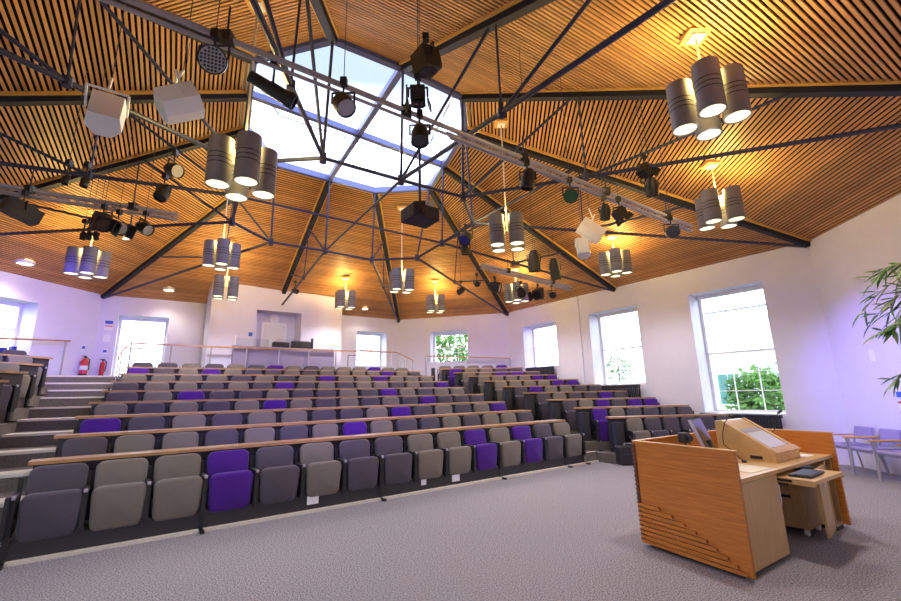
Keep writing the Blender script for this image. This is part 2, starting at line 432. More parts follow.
# left block rows
_la, _lt, _lo, _lL = wall_frame(6)
LT, LN = Vector((.158999, .987279, 0)), Vector((-.987279, .158999, 0)); LANG = math.atan2(.987279, .158999)
LRAIL = []
for (px, py), D in zip(((8, 380), (27.5, 371.7), (42.5, 364), (52.5, 357.5)), (7.70, 8.55, 9.40, 10.25)):
    q = on_plane(px, py, LN, D); LRAIL.append((D, q.z, q.dot(LT)))
LFL = [(D-.15, z-.84) for D, z, te in LRAIL] + [(10.25+.62, LRAIL[3][1]-.84+.19)]
_p0 = LT*LRAIL[0][2]+LN*LRAIL[0][0]; _p1 = LT*LRAIL[3][2]+LN*LRAIL[3][0]; _ld = (_p1-_p0).normalized(); _ln = Vector((-_ld.y, _ld.x, 0))
if _ln.dot(LT) < 0: _ln = -_ln
_lc = _ln.dot(_p0) + .02
for j in range(5):
    D, z = LFL[j]; d0 = (LFL[j-1][0]-.22) if j else D-.75
    d1 = LFL[j][0]-.22 if j < 4 else 11.12
    te = (LRAIL[j][2] if j < 4 else LRAIL[3][2]+.4) - .03
    poly = clip(clip_room(strip(LT, LN, .5, te+.8, d0, d1)), _ln.x, _ln.y, _lc)
    if len(poly) >= 3: struct(MB().prism(poly, -.05, z, 0, 1).obj('floor_tier', [M['riser'], M['tiercarpet']]))
poly = clip_room(strip(LT, LN, .5, 14, 11.12, 13))
if len(poly) >= 3: struct(MB().prism(poly, -.05, ZPLAT-.004, 0, 1).obj('floor_tier', [M['riser'], M['tiercarpet']]))

# ------------------------------------------------------------------ ceiling of slats, roof frame, skylight
def facets():
    for i in range(12): yield RING[i], RING[(i+1) % 12]
bk = MB()
for a, b in facets():
    up = Vector((0, 0, .10)); q = [E3[a]+up, E3[b]+up, S3[b]+up, S3[a]+up]
    q = [Vector((CEN.x, CEN.y, p.z)) + (p-Vector((CEN.x, CEN.y, p.z)))*(1.05 if i < 2 else 1.035) for i, p in enumerate(q)]
    o2 = [p + Vector((0, 0, .15)) for p in q]
    bk.add(q+o2, [(0,1,2,3),(7,6,5,4),(0,4,5,1),(1,5,6,2),(2,6,7,3),(3,7,4,0)])
struct(bk.obj('ceiling', M['backing']))
for a, b in facets():
    ln = ((E3[a]+E3[b])/2 - (S3[a]+S3[b])/2).length
    n = int(ln/.068); mb = MB()
    slope = ((S3[a]+S3[b]) - (E3[a]+E3[b])).normalized()
    edge = (E3[b]-E3[a]).normalized(); nrm = edge.cross(slope).normalized()
    if nrm.z > 0: nrm = -nrm       # towards the room
    for i in range(n):
        s0, s1 = (i+.2)/n, (i+.74)/n
        def cr(s): return E3[a].lerp(S3[a], s), E3[b].lerp(S3[b], s)
        (p, q), (r_, s_) = cr(s0), cr(s1)
        e = (q-p).normalized()*.03
        lo = [p+e, q-e, s_-e, r_+e]; hi = [x - nrm*.014 for x in lo]
        mb.add(lo+hi, [(0,1,2,3),(0,4,5,1),(1,5,6,2),(2,6,7,3),(3,7,4,0)])
    struct(mb.obj('ceiling_slats', M['slat']))

tr = thing('roof_truss', 'dark steel tube roof truss with radial beams carrying the octagonal skylight', 'roof truss', (CEN.x, CEN.y, ZE))
TO = Vector((-CEN.x, -CEN.y, -ZE))
def tpart(mb, name, mat): return MB_shift(mb, TO).obj(name, mat, tr)
def MB_shift(mb, off):
    mb.v = [tuple(Vector(p)+off) for p in mb.v]; return mb
def timber_edges(a, b):
    d = (b-a).normalized(); x = d.cross(Vector((0, 0, 1))).normalized(); mb = MB()
    for s in (-1, 1): mb.beam(a+x*s*.085, b+x*s*.085, .03, .05)
    return mb
for k in RING:
    tpart(MB().beam(E3[k]+Vector((0,0,-.03)), S3[k]+Vector((0,0,-.03)), .11, .16), 'roof_beam', M['beamgrey'])
    d = (S3[k]-E3[k])
    tpart(timber_edges(E3[k]+Vector((0,0,-.01)), S3[k]+Vector((0,0,-.01))), 'beam_edge_strip', M['edge'])
ZL = 4.65
LOW = {k: Vector((*p, ZL)) for k, p in SKY.items()}
def atz(px, py, z=ZL): return at(px, py, z)
LOW.update({11: atz(323,158), 10: atz(401,180), 9: atz(463,197), 8: atz(473,223), 7: atz(442,243), 6: atz(417,258), 5: atz(372,260), 4: atz(325,251), 3: atz(271,242), 2: atz(232,222), 12: atz(240,163), 1: atz(238,196)})
for i in range(12):
    a, b = RING[i], RING[(i+1) % 12]
    tpart(MB().tube(LOW[a], LOW[b], .028, 8), 'ring_chord', M['darksteel'])
MRAD = 4.25
for k in RING:
    c2 = Vector((CEN.x, CEN.y))
    s, e, l = S3[k], E3[k], LOW[k]
    tpart(MB().tube(s, l, .022, 8), 'post', M['darksteel'])
    tpart(MB().lathe([(0,-.07),(.05,-.07),(.05,.07),(0,.07)], 10, M4=Matrix.Translation(l)), 'truss_node', M['darksteel'])
    ek = e + Vector((0, 0, -.10)) + (Vector((l.x, l.y, 0))-Vector((e.x, e.y, 0))).normalized()*.05
    tpart(MB().tube(l, ek, .030, 8), 'bottom_chord', M['darksteel'])
    # mid node on chord at ~40 % of the run
    tgt_r = {12: 4.9, 10: 4.4, 4: 3.75, 7: 3.8, 3: 3.7}.get(k, 4.25); cc_ = Vector((-1.55, 8.15))
    f = next(q/200 for q in range(1, 200) if (Vector(l.lerp(ek, q/200)[:2])-cc_).length >= tgt_r)
    mnode = l.lerp(ek, f)
    tt = (Vector((mnode.x, mnode.y)) - Vector((s.x, s.y))).length / (Vector((e.x, e.y)) - Vector((s.x, s.y))).length
    T = s.lerp(e, tt)
    tpart(MB().tube(mnode, T, .014, 6), 'hanger', M['darksteel'])
    tpart(MB().tube(T, l, .022, 8), 'diagonal', M['darksteel'])
    tpart(MB().tube(mnode, s.lerp(e, .66), .022, 8), 'diagonal', M['darksteel'])
    tpart(MB().lathe([(0,-.05),(.045,-.05),(.045,.05),(0,.05)], 10, M4=Matrix.Translation(mnode)), 'truss_node', M['darksteel'])
for a, b in ((1, 7), (10, 4)):
    tpart(MB().tube(LOW[a], LOW[b], .022, 8), 'cross_tie', M['darksteel'])

# skylight lantern
sk = bpy.data.objects.new('window_%d' % (wn+1), None); COL.objects.link(sk); struct(sk)
ring = MB()
for i in range(12):
    a, b = S3[RING[i]], S3[RING[(i+1) % 12]]
    ring.beam(a+Vector((0,0,-.02)), b+Vector((0,0,-.02)), .10, .14)
ring.obj('ring_beam', M['skyframe'], sk)
bars = MB()
for a, b in ((10, 4), (1, 7)): bars.beam(S3[a], S3[b], .10, .12)
bars.obj('cross_beam', M['skyframe'], sk)
lin = MB(); fr = MB(); gl = MB()
for i in range(12):
    a, b = S3[RING[i]], S3[RING[(i+1) % 12]]
    def outw(p, s=1.02): return Vector((CEN.x+(p.x-CEN.x)*s, CEN.y+(p.y-CEN.y)*s, p.z))
    a1, b1, a2, b2 = outw(a, 1.0), outw(b, 1.0), outw(a, 1.06), outw(b, 1.06)
    def up_(p, h): return p+Vector((0,0,h))
    lin.add([a1, b1, up_(b1,.45), up_(a1,.45), a2, b2, up_(b2,.45), up_(a2,.45)], [(0,1,2,3),(4,7,6,5),(3,2,6,7),(0,4,5,1)])
    for f in (0, .5):
        p = a1.lerp(b1, f); fr.tube(up_(p, .45), up_(p, 1.25), .025, 6)
    fr.beam(up_(a1,.47), up_(b1,.47), .06, .05); fr.beam(up_(a1,1.25), up_(b1,1.25), .07, .08)
    gl.add([up_(a2,.45), up_(b2,.45), up_(b2,1.25), up_(a2,1.25)], [(0,1,2,3)])
lin.obj('lantern_upstand', M['lantern'], sk); fr.obj('lantern_frame', M['white'], sk); gl.obj('lantern_side_pane', M['glass'], sk)
top = MB(); tv = [S3[k]+Vector((0,0,1.3)) for k in RING]
top.add(tv, [tuple(range(12))]); top.obj('lantern_roof_pane', M['glass'], sk)
ld = bpy.data.lights.new('daylight_portal', 'AREA'); ld.shape = 'SQUARE'; ld.size = 4.4; ld.cycles.is_portal = True
o = bpy.data.objects.new('daylight_portal', ld); COL.objects.link(o); o.location = (CEN.x-.1, CEN.y-.1, ZS+1.45)

# ------------------------------------------------------------------ booth, its alcove and door
def PMt(u, D): return tuple(PM(u, D)[:2])
BD0, BD1 = 14.12, 14.95
MU = Matrix(((U.x, N.x, 0, 0), (U.y, N.y, 0, 0), (0, 0, 1, 0), (0, 0, 0, 1)))   # (u, D, z) -> world
bo = MB(); BT = 4.92
bo.box(1.97, 3.24, BD0, BD1, ZPLAT-.02, BT, M4=MU); bo.box(4.62, 6.02, BD0, BD1, ZPLAT-.02, BT, M4=MU)
bo.box(3.24, 4.62, BD0, BD1, 4.10, BT, M4=MU); bo.box(3.24, 4.62, BD0+.62, BD1, ZPLAT-.02, 4.10, M4=MU)
struct(bo.obj('wall_booth', M['wall']))
dr = bpy.data.objects.new('door_1', None); COL.objects.link(dr); struct(dr)
MB().box(3.62, 4.26, BD0+.575, BD0+.618, ZPLAT, 3.74, M4=MU).obj('door_leaf', M['white'], dr)
fr = MB()
for q in ((3.55, 3.62, ZPLAT, 3.82), (4.26, 4.33, ZPLAT, 3.82), (3.62, 4.26, 3.74, 3.82)): fr.box(q[0], q[1], BD0+.56, BD0+.618, q[2], q[3], M4=MU)
fr.obj('door_frame', M['offwhite'], dr)
MB().tube(MU @ Vector((4.2, BD0+.56, 3.0)), MU @ Vector((4.1, BD0+.54, 3.0)), .012).obj('door_handle', M['chrome'], dr)
def small(name, label, cat, mb, mat, **k): return tag(mb.obj(name, mat, **k), label, cat)
# projection emblem above the door and little blue sign beside the alcove
small('wall_disc', 'round pale wall disc above the white door in the booth alcove', 'wall disc', MB().lathe([(0,-.03),(.16,-.03),(.16,0),(0,0)], 24, M4=Matrix.Translation(MU @ Vector((3.93, BD0+.59, 3.95))) @ Matrix.Rotation(PHI, 4, 'Z') @ Matrix.Rotation(math.pi/2, 4, 'X')), M['offwhite'])
small('door_sign', 'small dark blue square sign on the booth wall left of the alcove', 'sign', MB().box(3.05, 3.16, BD0-.012, BD0-.001, 3.26, 3.38, M4=MU), M['blue'])

# control desk
cd = thing('control_desk', 'long mauve grey control desk with glass screens in front of the white booth', 'desk', (MU @ Vector((4.15, 13.95, ZPLAT))), PHI)
x0, x1 = -1.52, 1.54
MB().box(x0, x1, -.06, -.03, 0, .85).obj('front_panel', M['deskgrey'], cd)
for q in (x0, x1-.03): MB().box(q, q+.03, -.03, .15, 0, .85).obj('side_panel', M['deskgrey'], cd)
MB().box(x0-.01, x1+.01, -.08, .16, .85, .89).obj('desk_top', M['deskgrey'], cd)
for a_, b_ in ((x0+.02, -.55), (-.36, .38), (.84, x1-.02)):
    MB().box(a_, b_, -.06, -.05, .89, 1.16 if a_ > -.5 and a_ < .5 else 1.12).obj('glass_screen', M['glass'], cd)
for q in (x0+.01, x1-.04): MB().box(q, q+.03, -.07, -.03, .89, 1.2).obj('end_post', M['offwhite'], cd)
def equip(name, label, cat, u, D, z, w, d, h, mat, knobs=0):
    t = thing(name, label, cat, MU @ Vector((u, D, z)), PHI)
    rbox(-w/2, w/2, -d/2, d/2, 0, h, min(w, d, h)*.12, 2).obj('casing', mat, t)
    if knobs:
        kb = MB()
        for i in range(knobs): kb.box(-w/2+.03+i*(w-.06)/knobs, -w/2+.03+(i+.55)*(w-.06)/knobs, -d/2+.02, d/2-.02, h, h+.025)
        kb.obj('control_strip', M['silver'], t)
    return t
DZ = ZPLAT+.892
equip('mixing_console', 'low black mixing console on the control desk, left one', 'console', 3.98, 13.98, DZ, .50, .16, .16, M['black'], 8)
equip('lighting_console', 'taller black lighting console at the middle of the control desk', 'console', 4.60, 13.98, DZ, .60, .16, .22, M['black'], 10)
equip('desk_microphone_box', 'small black box with upright stalk right of the lighting console', 'audio equipment', 4.96, 13.98, DZ, .07, .08, .34, M['black'])

# ------------------------------------------------------------------ railings
def railing(name, label, pts, zf, posts, h=.86, mid=True, extra=None, postmat='silver'):
    """pts: plan points of the handrail, z = top"""
    t = thing(name, label, 'railing', (pts[0][0], pts[0][1], zf)); off = -Vector((pts[0][0], pts[0][1], zf))
    hr = MB()
    for i in range(len(pts)-1): hr.beam(Vector(pts[i])+off, Vector(pts[i+1])+off, .055, .04)
    hr.obj('handrail', M['rail'], t)
    for p, ztop in posts:
        MB().tube(Vector((p[0], p[1], zf))+off, Vector((p[0], p[1], ztop-.02))+off, .021, 8).obj('post', M[postmat], t)
    if extra:
        for e in extra: MB().tube(Vector(e[0])+off, Vector(e[1])+off, .012, 6).obj('lower_rail', M['silver'], t)
    return t
RD = 13.80
zt = 2.91
def pr(u, z=zt, D=RD): return PM(u, D, z)
pu = [on_plane(x, 352, N, RD).dot(U) for x in (171, 211, 246.6, 279, 309, 336, 392)]
railing('walkway_railing', 'long timber topped railing along the walkway behind the centre block', [pr(.17, 2.875), pr(2.0, 2.86), pr(5.5, 2.90), pr(8.0, 2.935)], ZPLAT, [(PM(x, RD), 2.88+.008*x) for x in pu] + [(PM(.2, RD), 2.87)])
# stair handrails sloping down at both ends
def slope_rail(label, a, b, posts, mat='white'):
    t = thing('stair_handrail', label, 'railing', (b.x, b.y, 0)); off = Vector((-b.x, -b.y, 0))
    MB().path([a+off, b+off, b+off+Vector((0,0,-.12))], .02, 8).obj('handrail', M['rail'], t)
    for p, z0_, z1_ in posts: MB().tube(Vector((p.x, p.y, z0_))+off, Vector((p.x, p.y, z1_))+off, .017, 8).obj('post', M[mat], t)
a_, b_ = PM(.14, RD-.0, 2.86), PM(-.02, RD-.62, 2.50)
slope_rail('short sloping handrail at the top of the left aisle steps', a_, b_, [(PM(.03, 13.5), 1.7, 2.68), (b_, 1.69, 2.5)], 'silver')
a_, b_ = PM(8.03, RD, 2.93), PM(8.35, RD-.55, 2.62)
slope_rail('short sloping handrail at the top of the right aisle steps', a_, b_, [(PM(8.2, 13.55), 1.5, 2.76), (b_, 1.5, 2.6)], 'silver')
a_ = on_plane(0, 338.5, LN, 11.2); b_ = on_plane(70, 341, LN, 11.2)
railing('walkway_railing', 'timber topped railing above the left seating block by the blue lit window', [a_ - LT*1.2, a_, b_], ZPLAT, [((b_ - LT*.1), b_.z), ((a_-LT*.9), a_.z)])
a_ = on_plane(426, 356, Vector((.25, .968, 0)), 16.0); b_ = on_plane(510, 358.3, Vector((.25, .968, 0)), 16.0)
railing('walkway_railing', 'timber topped railing in front of the back window with foliage', [a_, b_], 1.7, [(a_, a_.z), (b_, b_.z), ((a_+b_)/2, (a_.z+b_.z)/2)])
small('metal_stand', 'thin metal framed stand by the back left window', 'stand', MB().path([PM(6.5, 14.6, ZPLAT), PM(6.5, 14.6, 2.85), PM(6.85, 14.6, 2.85), PM(6.85, 14.6, ZPLAT)], .012, 6), M['darksteel'])

# ------------------------------------------------------------------ seats
def cushion(w, d, h, bev, seg=3): return rbox(-w/2, w/2, -d/2, d/2, -h/2, h/2, bev, seg)
def xf(mb, M4): mb.v = [tuple(M4 @ Vector(p)) for p in mb.v]; return mb
def seat_cushion(w, h, th, taper):
    """upholstered pad with rounded outline in x-z, thickness along y"""
    out = []; r = .085
    hw, hh = w/2, h/2
    for cx_, cz_, a0 in ((hw-r, hh-r, 0), (-hw+r, hh-r, 90), (-hw+r*.8, -hh+r*.8, 180), (hw-r*.8, -hh+r*.8, 270)):
        for k in range(5):
            t = math.radians(a0+k*22.5); rr = r if a0 < 180 else r*.8
            out.append((cx_+rr*math.cos(t), cz_+rr*math.sin(t)))
    out = [(x*(1-taper*(.5-z/h)), z) for x, z in out]
    mb = MB(); n = len(out); rings = []
    for (s, y) in ((.86, -th/2-.006), (.95, -th/2+.004), (1.0, -th/2+.02), (1.0, th/2-.012), (.94, th/2)):
        rings.append([Vector((x*s if s < 1 else x, y, z - (1-s)*z)) for x, z in out])
    vs = [p for r_ in rings for p in r_]; fs = []
    for i in range(len(rings)-1):
        for k in range(n): fs.append((i*n+k, i*n+(k+1) % n, (i+1)*n+(k+1) % n, (i+1)*n+k))
    fs.append(tuple(reversed(range(n)))); fs.append(tuple(range((len(rings)-1)*n, len(rings)*n)))
    fs = [tuple(reversed(f)) for f in fs]
    mb.add(vs, fs); return mb
def RX(a): return Matrix.Rotation(a, 4, 'X')
SEAT = {}
_back = lambda: xf(seat_cushion(.475, .40, .07, .05), Matrix.Translation((0, .005, .615)) @ RX(math.radians(-9)))
_pad = lambda: xf(seat_cushion(.485, .42, .075, .10), Matrix.Translation((0, -.255, .385)) @ RX(math.radians(4)))
_open = lambda: xf(seat_cushion(.475, .42, .075, .04), Matrix.Translation((0, -.29, .43)) @ RX(math.radians(78)))
for c in ('beige', 'grey', 'purple'):
    SEAT['backrest', c] = _back().mesh('backrest', M[c], True)
    SEAT['seat_pad', c] = _pad().mesh('seat_pad', M[c], True)
    SEAT['seat_pad_open', c] = _open().mesh('seat_pad', M[c], True)
sh = MB(); xf_ = Matrix.Translation((0, .06, .60)) @ RX(math.radians(-9)); sh.box(-.235, .235, -.012, .012, -.20, .17, M4=xf_); sh.box(-.23, .23, -.14, .05, .26, .36)
SEAT['shell'] = sh.mesh('back_shell', M['black'])
st = MB(); st.box(-.022, .022, -.30, -.21, .17, .56); st.box(-.018, .018, -.25, .05, .22, .34); st.box(-.018, .018, .02, .06, .22, .72); st.box(-.016, .016, -.22, .03, .50, .56)
st.box(-.03, .03, -.305, -.285, .19, .24)
SEAT['stanchion'] = st.mesh('stanchion', M['black'])
SEAT['armrest'] = rbox(-.028, .028, -.31, -.02, .562, .592, .012, 2).mesh('armrest', M['black'])
SEAT['armtip'] = rbox(-.018, .018, -.316, -.290, .560, .596, .008, 2).mesh('armrest_tip', M['silver'])
lg = MB(); lg.box(-.02, .02, -.26, -.21, .02, .30); lg.box(-.022, .022, -.40, .02, 0, .03)
SEAT['leg'] = lg.mesh('leg', M['black'])
sp = rbox(-.02, .02, -.36, -.02, .22, .60, .015, 2); 
SEAT['side'] = sp.mesh('end_arm_panel', M['black'])
for _c in ('beige', 'grey', 'purple'): fabric(M[_c], .35)
CN = {'b': 'beige', 'g': 'grey', 'p': 'purple'}
def seat(base, rz, col, label, group, sx=1.0, sy=1.0, sz=1.0, legs=False, last=False, opened=False, pitch=.568, root_first=False):
    c = CN[col]
    t = thing('auditorium_seat', label, 'seat', base, rz, group)
    mobj('backrest', SEAT['backrest', c], t); mobj('seat_pad', SEAT['seat_pad_open' if opened else 'seat_pad', c], t)
    mobj('back_shell', SEAT['shell'], t)
    xs = [-pitch/2/sx] + ([pitch/2/sx] if last else [])
    if root_first: mobj('end_arm_panel', SEAT['side'], t).location = (-pitch/2/sx-.03, 0, 0)
    for x in xs:
        for nm, k in (('stanchion', 'stanchion'), ('armrest', 'armrest')):
            o_ = mobj(nm, SEAT[k], t); o_.location = (x, 0, 0)
        o_ = mobj('armrest_tip', SEAT['armtip'], t); o_.location = (x, 0, 0)
        if legs or last:
            o_ = mobj('leg', SEAT['leg'], t); o_.location = (x, 0, 0)
    t.scale = (sx, sy, sz)
    return t
def desk(name, label, group, Mx, x0, x1, zrail, zbase, depth=.28, left_box=0.0, right_box=0.0, thick=.035):
    """Mx maps local (x along row, y back, z) ; origin at rail front"""
    t = thing(name, label, 'desk', Mx @ Vector((0, 0, zbase)), group=group)
    t.matrix_world = Mx @ Matrix.Translation((0, 0, zbase)); h = zrail-zbase
    MB().box(x0, x1, 0, depth, h-thick, h).obj('desk_top', M['rail'], t)
    MB().box(x0+.04, x1-.04, .05, .08, .0, h-thick).obj('modesty_panel', M['blackpanel'], t)
    MB().box(x0+.04, x0+.07, .08, depth-.02, .0, h-thick).obj('end_panel', M['blackpanel'], t)
    MB().box(x1-.07, x1-.04, .08, depth-.02, .0, h-thick).obj('end_panel', M['blackpanel'], t)
    if left_box:
        MB().box(x0+.04, x0+.04+left_box, -.16, .045, .0, h-thick-.002).obj('end_pedestal', M['blackpanel'], t)
        MB().box(x0+.03, x0+.04, -.16, .08, .0, h-thick).obj('pedestal_edge', M['darksteel'], t)
    return t
COLS = ['gbbpbgbggbbpbpgb'[:0] or 'gbbpgbggbbpbpgb', 'gbbgbgbpbggbgbbg', 'pgbgbbggbpgbgbp', 'bgbgbpbgbgbgpggg', 'gbpggbggbgpbgbb', 'gbbgbgpgbgbbgbgp', 'bbbbgbgbpbbpbbb', 'pgbpbggbgbbbbpbg', 'ggbgbgpbgbbbpbb']
U0 = [-.41, -.21, -.11, -.02, .09, .18, .27, .38, .46]
U1 = [7.58, 7.51, 7.55, 7.66, 7.72, 7.83, 7.94, 8.04, 8.07]
SU = [[-0.36, 0.17, 0.70, 1.24, 1.8, 2.37, 2.94, 3.51, 4.09, 4.67, 5.25, 5.84, 6.42, 7.02, 7.61], [-0.21, 0.29, 0.8, 1.31, 1.82, 2.33, 2.84, 3.36, 3.87, 4.39, 4.9, 5.42, 5.94, 6.46, 6.98, 7.5], [-0.1, 0.44, 0.99, 1.53, 2.07, 2.62, 3.16, 3.71, 4.26, 4.81, 5.35, 5.9, 6.45, 7.0, 7.55], [-0.01, 0.5, 1.0, 1.51, 2.02, 2.53, 3.04, 3.55, 4.06, 4.57, 5.08, 5.59, 6.11, 6.62, 7.14, 7.65], [0.12, 0.66, 1.2, 1.74, 2.28, 2.83, 3.37, 3.91, 4.45, 5.0, 5.54, 6.08, 6.63, 7.17, 7.72], [0.16, 0.68, 1.19, 1.7, 2.22, 2.73, 3.24, 3.75, 4.27, 4.78, 5.29, 5.8, 6.31, 6.83, 7.34, 7.85], [0.3, 0.84, 1.38, 1.92, 2.46, 3.0, 3.54, 4.09, 4.63, 5.18, 5.72, 6.27, 6.82, 7.36, 7.91], [0.39, 0.9, 1.41, 1.92, 2.43, 2.94, 3.45, 3.96, 4.47, 4.98, 5.49, 6.0, 6.51, 7.02, 7.54, 8.05], [0.49, 1.03, 1.58, 2.13, 2.67, 3.22, 3.76, 4.3, 4.85, 5.39, 5.93, 6.47, 7.01, 7.55, 8.09]]
for k in range(9):
    n = len(COLS[k]); pit = (U1[k]-U0[k])/(n-1); zf = RISE*k; D = 6.25+P*k
    rown = 'front' if k == 0 else ORD[k+1]
    for i, c in enumerate(COLS[k]):
        seat(PM(SU[k][i], D, zf), PHI, c, '%s fold-up seat, %s from the left, %s row of centre block' % (CN[c], ORD[i+1], rown),
             'centre block seats, %s row' % rown, sx=pit/.568, legs=(k == 0 and i in (0, 3, 7, 11)), last=(i == n-1), pitch=pit, root_first=(i == 0))
    if k < 8:
        Mx = MU @ Matrix.Translation(((U0[k]+U1[k])/2, D+.14, 0))
        L_ = (on_plane(*[(28,463),(54,436),(75,416.7),(89,401),(102.5,390),(111,381.5),(119,374),(126,368)][k], N, D+.15)).dot(U) - (U0[k]+U1[k])/2
        desk('writing_desk', 'long timber edged writing desk behind the %s row of the centre block' % rown, 'centre block writing desks', Mx, L_, U1[k]-(U0[k]+U1[k])/2+.33, .85+RISE*k, RISE*(k+1) if k < 8 else 0)
# sockets on the front riser
for px, lab in (((313, 500), 'wide white floor socket below the front row, left one'), ((424, 481.5), 'narrow white floor socket below the front row, middle one'), ((456, 478), 'wide white floor socket below the front row, right one')):
    q = on_plane(*px, N, 5.985); w = .075 if px[0] != 424 else .045; q = Vector((q.dot(U), 5.985, q.z))
    mb = MB().box(q.x-w, q.x+w, 5.985, 5.999, q.z-.05, q.z+.05, M4=MU)
    s_ = thing('wall_socket', lab, 'socket', MU @ q, PHI)
    MB().box(-w, w, 0, .014, -.05, .05).obj('faceplate', M['paper'], s_)
    for dx in ((-.035, .035) if w > .05 else (0,)): MB().box(dx-.012, dx+.012, -.003, 0, -.015, .015).obj('outlet', M['offwhite'], s_)

# right block
MR = Matrix(((UR.x, NR.x, 0, 0), (UR.y, NR.y, 0, 0), (0, 0, 1, 0), (0, 0, 0, 1)))
RC = ['bggggg', 'pbgggg', 'gbpgpp', 'gbggpg', 'gpbbgg', 'bbbbpp', 'bbbbpp', 'bbppg', 'pbbgg', 'bbbbp']
REND = {6: 558, 7: 541, 8: 524, 9: 509}; RBEG = {6: 477, 7: 461, 8: 448, 9: 438}
for k in range(10):
    D, zf = RROWS[k]; n = len(RC[k]); rown = 'front' if k == 0 else ORD[k+1]
    if k < 6: t0_, pit = 4.891-.388*k, .406+.0072*k
    else:
        ta = on_plane(RBEG[k], 372, NR, D).dot(UR); tb = on_plane(REND[k], 372, NR, D).dot(UR); pit = (tb-ta)/n; t0_ = ta+pit/2
    for i, c in enumerate(RC[k]):
        seat(PR(t0_+pit*i, D, zf), AL, c, '%s fold-up seat, %s from the left, %s row of right block' % (CN[c], ORD[i+1], rown),
             'right block seats, %s row' % rown, sx=pit/.568, sy=.9 if k < 6 else .6, sz=1.067, last=(i == n-1), legs=(i == 0), opened=(k == 0 and i in (2, 3)), pitch=pit)
    if k < 9:
        gap = RROWS[k+1][0]-D; dep = .22 if k < 6 else .12; zb = RROWS[k+1][1]
        xc = t0_+pit*(n-1)/2; Mx = MR @ Matrix.Translation((xc, D+(.14 if k < 6 else .09), 0))
        desk('writing_desk', 'timber edged writing desk behind the %s row of the right block' % rown, 'right block writing desks', Mx, t0_-.48-xc, t0_+pit*(n-.5)-xc, zf+.90, zb, dep)
    # pedestal at aisle end of the row
    w_ = .22
    pd = thing('row_end_panel', 'dark end panel with pale edge closing the %s row of the right block' % rown, 'panel', PR(t0_-.46, D+.1, zf), AL, 'right block row end panels')
    MB().box(0, .18 if k < 6 else .12, -.14 if k < 6 else -.1, .0, 0, .80).obj('panel', M['blackpanel'], pd)
    MB().box(-.012, 0, -.14 if k < 6 else -.1, .0, 0, .80).obj('panel_edge', M['darksteel'], pd)

# left block
LC = ['bbg', 'ggb', 'bbb', 'bgb', 'ggb']
LTE = [LRAIL[0][2], LRAIL[1][2], LRAIL[2][2], LRAIL[3][2], LRAIL[3][2]+.45]
ML = Matrix(((LT.x, LN.x, 0, 0), (LT.y, LN.y, 0, 0), (0, 0, 1, 0), (0, 0, 0, 1)))
for j in range(5):
    D, zf = LFL[j]; te = LTE[j]
    for i in range(5):
        c = LC[j][i % 3]
        seat(LT*(te-.74-.56*i)+LN*D+Vector((0, 0, zf)), LANG, c, '%s fold-up seat, %s from the aisle, %s row of left block' % (CN[c], ORD[i+1], ORD[j+1]),
             'left block seats, %s row' % ORD[j+1], last=(i == 0), legs=(i == 0), pitch=.56)
    if j < 4:
        xc = te-1.5; Mx = ML @ Matrix.Translation((xc, D+.15, 0))
        desk('writing_desk', 'timber edged writing desk behind the %s row of the left block' % ORD[j+1], 'left block writing desks', Mx, te-3.2-xc, te+.02-xc, LRAIL[j][1], LFL[j+1][1])

# ------------------------------------------------------------------ lectern
LB = Vector((2.275, 3.755, 0)); LC_ = Vector((4.20, 5.07, 0)); LA = Vector((1.86, 4.575, 0)); LDd = LC_ + (LA-LB)
es = (LC_-LB).normalized(); ew = (LA-LB).normalized(); es2 = Vector((es.x, es.y, 0))
LM = Matrix(((es.x, ew.x, 0, LB.x), (es.y, ew.y, 0, LB.y), (0, 0, 1, 0), (0, 0, 0, 1)))   # local (s, w, z)
lec = thing('lectern', 'large slatted cherry wood lectern desk with tapering screens on carpet', 'lectern', LB, 0)
OFF = Matrix.Translation(-LB) @ LM
def lp(mb, name, mat, parent=None): return xf(mb, OFF).obj(name, mat, parent or lec)
LS, LW = 2.30, .95
def screen_panel(s0, sgn):
    """end screen with horizontal stepped boards; sgn: outward side in s"""
    p = MB(); th = .035
    p.box(s0, s0+th*-sgn, -.035, LW+.02, .035, .95)
    return p
lp(screen_panel(0, -1), 'left_screen', M['panelwood'])
lp(screen_panel(LS, 1), 'right_screen', M['panelwood'])
lp(MB().box(.035, LS-.035, LW-.02, LW+.015, .035, .95), 'rear_screen', M['panelwood'])
pl = MB().box(.05, .80, .06, LW-.03, 0, .035); pl.box(2.06, LS-.05, .02, LW-.03, 0, .035); lp(pl, 'plinth', M['black'])
tr_ = MB()
for s0 in (-.004, LS-.036): tr_.box(s0, s0+.04, -.041, LW+.026, .951, .958)
tr_.box(.035, LS-.035, LW-.024, LW+.02, .951, .958); lp(tr_, 'top_edging', M['edge'])
